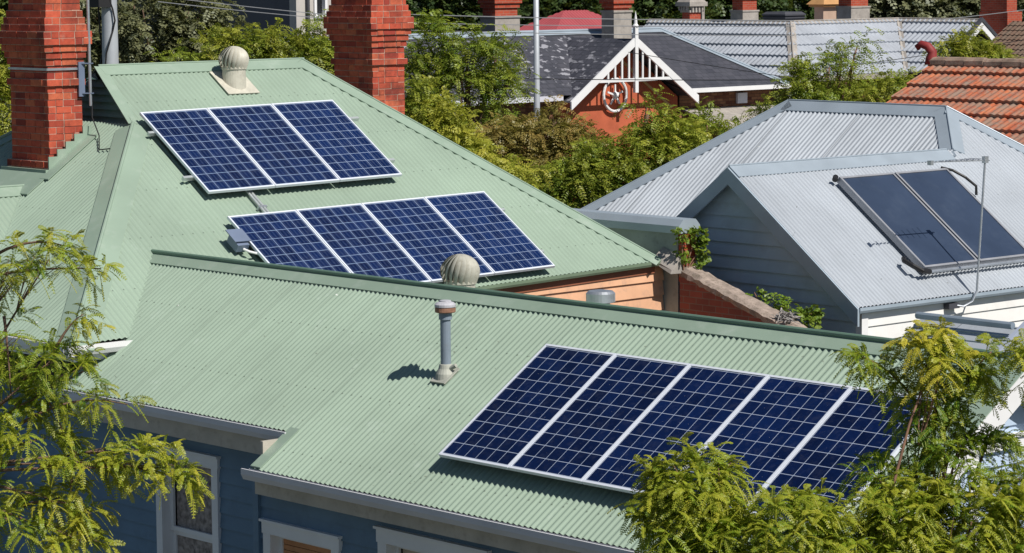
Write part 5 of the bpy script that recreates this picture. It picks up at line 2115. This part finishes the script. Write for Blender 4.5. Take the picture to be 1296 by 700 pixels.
mid('yellow green tree against the right of the tall chimney behind the green ridge', 45,
    [(545, 165, 45, 40, 200, dict(ripe=.5, tint=.8)), (580, 195, 45, 32, 200, dict(ripe=.6, tint=.85)), (530, 130, 28, 30, 90, dict(ripe=.3)),
     (630, 225, 48, 30, 150, dict(ripe=.55, tint=.75)), (570, 240, 70, 40, 120, {})], 'leaf_mid', 31, 560)
mid('loose tree hanging over the chipped slates beside the street light pole', 50,
    [(545, 60, 38, 40, 90, dict(ripe=.1, tint=.5)), (590, 70, 40, 30, 90, dict(tint=.5)), (630, 65, 26, 26, 50, dict(tint=.45)), (640, 105, 24, 20, 60, dict(tint=.4)),
     (590, 110, 45, 30, 80, dict(tint=.35)), (535, 100, 30, 40, 80, dict(tint=.4)), (600, 150, 36, 22, 36, dict(tint=.35))], 'leaf_mid', 32, 575)
mid('rusty olive tree with browning leaves below the fretwork gable', 49,
    [(650, 175, 40, 22, 150, dict(ripe=.45)), (690, 165, 40, 20, 130, dict(ripe=.45)), (665, 215, 50, 34, 170, dict(ripe=.3)), (730, 200, 40, 34, 150, dict(ripe=.35)), (620, 190, 30, 20, 70, dict(ripe=.6)),
     (735, 178, 26, 14, 60, dict(ripe=.5)), (700, 150, 14, 10, 10, dict(ripe=.6))], 'leaf_rust', 33, 680)
mid('dense mid green tree covering the foot of the orange gable wall', 47,
    [(765, 212, 46, 34, 200, dict(tint=.5, ripe=.25)), (820, 200, 44, 36, 190, dict(tint=.6, ripe=.3)), (862, 180, 30, 28, 110, dict(tint=.6, ripe=.35)), (730, 235, 50, 34, 180, dict(tint=.4)),
     (790, 235, 60, 30, 160, dict(tint=.4)), (822, 140, 16, 22, 14, dict(tint=.5)), (835, 165, 24, 20, 30, dict(ripe=.3)), (690, 250, 40, 26, 110, {})], 'leaf_mid', 34, 780)
mid('slender leafy sprays at the right end of the slate house eaves', 48,
    [(895, 158, 24, 9, 26, dict(tint=.55)), (880, 176, 26, 14, 40, dict(ripe=.4)), (925, 166, 28, 9, 30, dict(tint=.4, ripe=.2)), (845, 200, 30, 16, 50, {})], 'leaf_mid', 35, 890, trunk=.09)
mid('slim upright tree in front of the middle metal tile slope', 54,
    [(1015, 105, 26, 26, 90, dict(tint=.6, ripe=.2)), (1050, 85, 16, 20, 36, dict(tint=.6)), (1085, 60, 11, 10, 16, dict(tint=.6)), (1065, 72, 10, 12, 12, dict(tint=.55)), (1030, 130, 40, 24, 110, dict(tint=.55))], 'leaf_mid', 36, 1030, trunk=.09)
mid('round yellow green shrub crown above the left end of the terracotta tiles', 55,
    [(1095, 118, 36, 16, 120, dict(ripe=.35, tint=.7)), (1130, 108, 24, 14, 60, dict(ripe=.3)), (980, 140, 24, 12, 50, dict(ripe=.3)), (1060, 125, 30, 16, 70, dict(ripe=.3))], 'leaf_mid', 37, 1090, trunk=.09)
mid('bright yellow green tree growing in front of the white edged gable', 60,
    [(1205, 68, 20, 13, 80, dict(ripe=.4, tint=.75)), (1240, 68, 26, 16, 110, dict(ripe=.3, tint=.7)), (1225, 55, 16, 14, 46, dict(ripe=.5)), (1262, 78, 16, 12, 50, dict(ripe=.3))], 'leaf_mid', 38, 1235, trunk=.1)
mid('yellow tree at the far left edge behind the strapped chimney', 47,
    [(-5, 130, 36, 60, 200, dict(ripe=.5, tint=.8)), (5, 60, 22, 40, 90, dict(ripe=.35, tint=.7)), (-10, 190, 40, 40, 120, dict(ripe=.4))], 'leaf_mid', 39, -5)
mid('big olive grey tree behind the power pole and green ridge', 60,
    [(190, 40, 62, 60, 330, dict(tint=.5)), (250, 30, 50, 50, 230, dict(tint=.5)), (140, 60, 40, 60, 170, dict(tint=.4)), (120, 20, 40, 40, 120, dict(tint=.45)), (270, 60, 30, 30, 110, dict(ripe=.3))], 'leaf_olive', 40, 190,
    style=dict(MS, tl=.6, fl=.3, pairs=5, ll=.09, lw=.05), trunk=.25)
mid('low mixed green tree in front of the charcoal building', 52,
    [(320, 62, 30, 24, 110, dict(ripe=.3, tint=.55)), (355, 60, 28, 26, 90, dict(ripe=.35, tint=.6)), (400, 70, 36, 26, 130, dict(ripe=.25, tint=.55)), (410, 40, 18, 20, 36, dict(ripe=.2)), (345, 85, 50, 30, 110, dict(ripe=.2)), (425, 95, 30, 34, 100, dict(tint=.5)), (275, 60, 24, 24, 70, dict(ripe=.4)), (235, 80, 40, 18, 60, {})],
    'leaf_mid', 41, 370)

# --- far dark trees along the top
FA = dict(tl=1.3, nf=4, fl=.8, pairs=4, ll=.28, lw=.17, droop=.3, ripe=.05, tint=.45, arch=.2, shell=(.3, 1.0), upbias=.3, stems=False)


def far(label, D, rows, mat, seed, foot_x, **k):
    q = at(D, foot_x, 60)
    tree('tree', label, (q.x, q.y, 0), sized(D, FA['tl'], *rows), M[mat], seed, dict(FA, **k), .3, 'far trees along the top')


far('tall dark evergreen rising behind the tall chimney and slate roof', 125, [(540, -5, 60, 50, 300, {}), (600, 0, 50, 45, 260, {}), (560, 45, 60, 40, 240, {}), (480, 10, 50, 50, 160, {})], 'leaf_dark', 51, 560)
far('dark evergreen behind the street light pole top', 150, [(690, 0, 50, 34, 260, {}), (660, 25, 40, 30, 160, {}), (730, 10, 40, 34, 200, {})], 'leaf_dark', 52, 690)
far('mid green rounded tree between the two brick chimneys of the slate house and the capital', 142, [(830, 0, 46, 34, 300, dict(tint=.7, ripe=.15)), (800, 15, 30, 28, 140, dict(tint=.75)), (860, 20, 30, 24, 130, {}), (835, 35, 40, 20, 120, {})], 'leaf_dark', 53, 830)
far('dark tree behind the left chimney of the metal tile roof', 150, [(910, 5, 34, 34, 200, dict(tint=.6)), (950, 0, 40, 36, 200, {}), (900, 40, 40, 20, 100, {})], 'leaf_dark', 54, 920)
far('dark spreading tree behind the roof cooler', 155, [(1000, -5, 50, 36, 300, {}), (1045, 0, 40, 34, 220, {}), (980, 20, 40, 26, 140, {}), (1020, 30, 50, 20, 140, {})], 'leaf_dark', 55, 1010)
far('grey olive tree spreading behind the right metal tile ridge', 140, [(1130, 0, 36, 30, 260, {}), (1180, 5, 44, 28, 320, {}), (1225, 12, 30, 24, 200, {}), (1160, 25, 50, 18, 180, {}), (1115, 15, 26, 24, 120, {})], 'leaf_olive', 56, 1170)
far('dull green tree at the top right corner beyond the brown tiles', 120, [(1290, 55, 26, 20, 90, dict(tint=.4)), (1310, 0, 40, 40, 160, {})], 'leaf_olive', 57, 1300)
far('dark tree at the top left behind the olive tree', 95, [(60, 0, 50, 50, 260, {}), (10, 40, 50, 60, 200, {}), (150, -10, 60, 50, 240, {}), (270, -10, 40, 40, 160, {}), (120, 60, 50, 50, 160, {})], 'leaf_dark', 58, 80)

fm = thing('woodland', 'far dark wood closing the view along the very top', 'woodland', at(210, 648, 100), kind='stuff')
lv = Leaves(np.random.default_rng(77))
for k in range(34):
    x = -120 + k * 46
    dd = 200 + (k * 37 % 30)
    kk = dd / 3557
    lv.blob(tuple(at(dd, x, 20 + (k * 13 % 17))), (45 * kk, 45 * kk, 60 * kk), 70, 2.4, 3, 1.6, 3, .8, .5, .3, .05, .4, .2, (.2, 1.0), .3, False)
lv.mesh('canopy', M['leaf_dark'], fm)['kind'] = 'stuff'

# --- climbers on the party wall
IS = dict(tl=.10, nf=4, fl=.07, pairs=2, ll=.055, lw=.05, droop=.3, ripe=.15, tint=.6, arch=.4, shell=(.3, 1.0), upbias=.1, stems=False)


def climber(label, foot, blobs, seed, name='climbing_plant', mat='leaf_ivy'):
    t = thing(name, label, 'plant', foot)
    lv = Leaves(np.random.default_rng(seed))
    for c, rad, n in blobs:
        lv.blob(tuple(c), rad, n, **IS)
    st = MB()
    c0 = Vector(blobs[0][0])
    for c, rad, n in blobs:
        limb(st, Vector(foot), Vector(c), .012, .006, .1)
    st.build('stem', M['twig'], t)
    lv.mesh('leaves', M[mat], t)


climber('bright green creeper hanging over the end of the capped party wall', (-26.40, 26.62, 3.9),
        [(V(-26.40, 26.60, 4.46), (.06, .06, .04), 12), (V(-26.38, 26.86, 4.42), (.05, .07, .09), 24), (V(-26.42, 26.61, 4.30), (.04, .04, .10), 14), (V(-26.34, 26.88, 4.24), (.06, .06, .12), 26), (V(-26.38, 26.80, 4.08), (.07, .07, .04), 12)], 61)
climber('ragged green creeper along the sloping coping below the slate gable', (-25.0, 26.95, 3.3),
        [(V(-25.1, 27.0, 3.62), (.22, .10, .04), 22), (V(-24.85, 27.02, 3.54), (.13, .10, .07), 24), (V(-24.5, 27.05, 3.50), (.12, .12, .08), 40), (V(-25.4, 26.92, 3.72), (.10, .08, .03), 8)], 62)
t = thing('dry_vine_tuft', 'grey dry vine tuft at the low end of the sloping coping', 'plant', (-24.62, 26.75, 3.45))
mb = MB()
rr = random.Random(9)
for k in range(46):
    a = V(-24.62 + rr.uniform(-.08, .08), 26.72 + rr.uniform(-.06, .06), 3.40 + rr.uniform(0, .08))
    mb.tube([a, a + V(rr.uniform(-.09, .09), rr.uniform(-.09, .05), rr.uniform(.0, .11)), a + V(rr.uniform(-.14, .14), rr.uniform(-.13, .06), rr.uniform(-.06, .10))], [.012, .010, .004], 5)
mb.build('stalks', M['fur'], t)
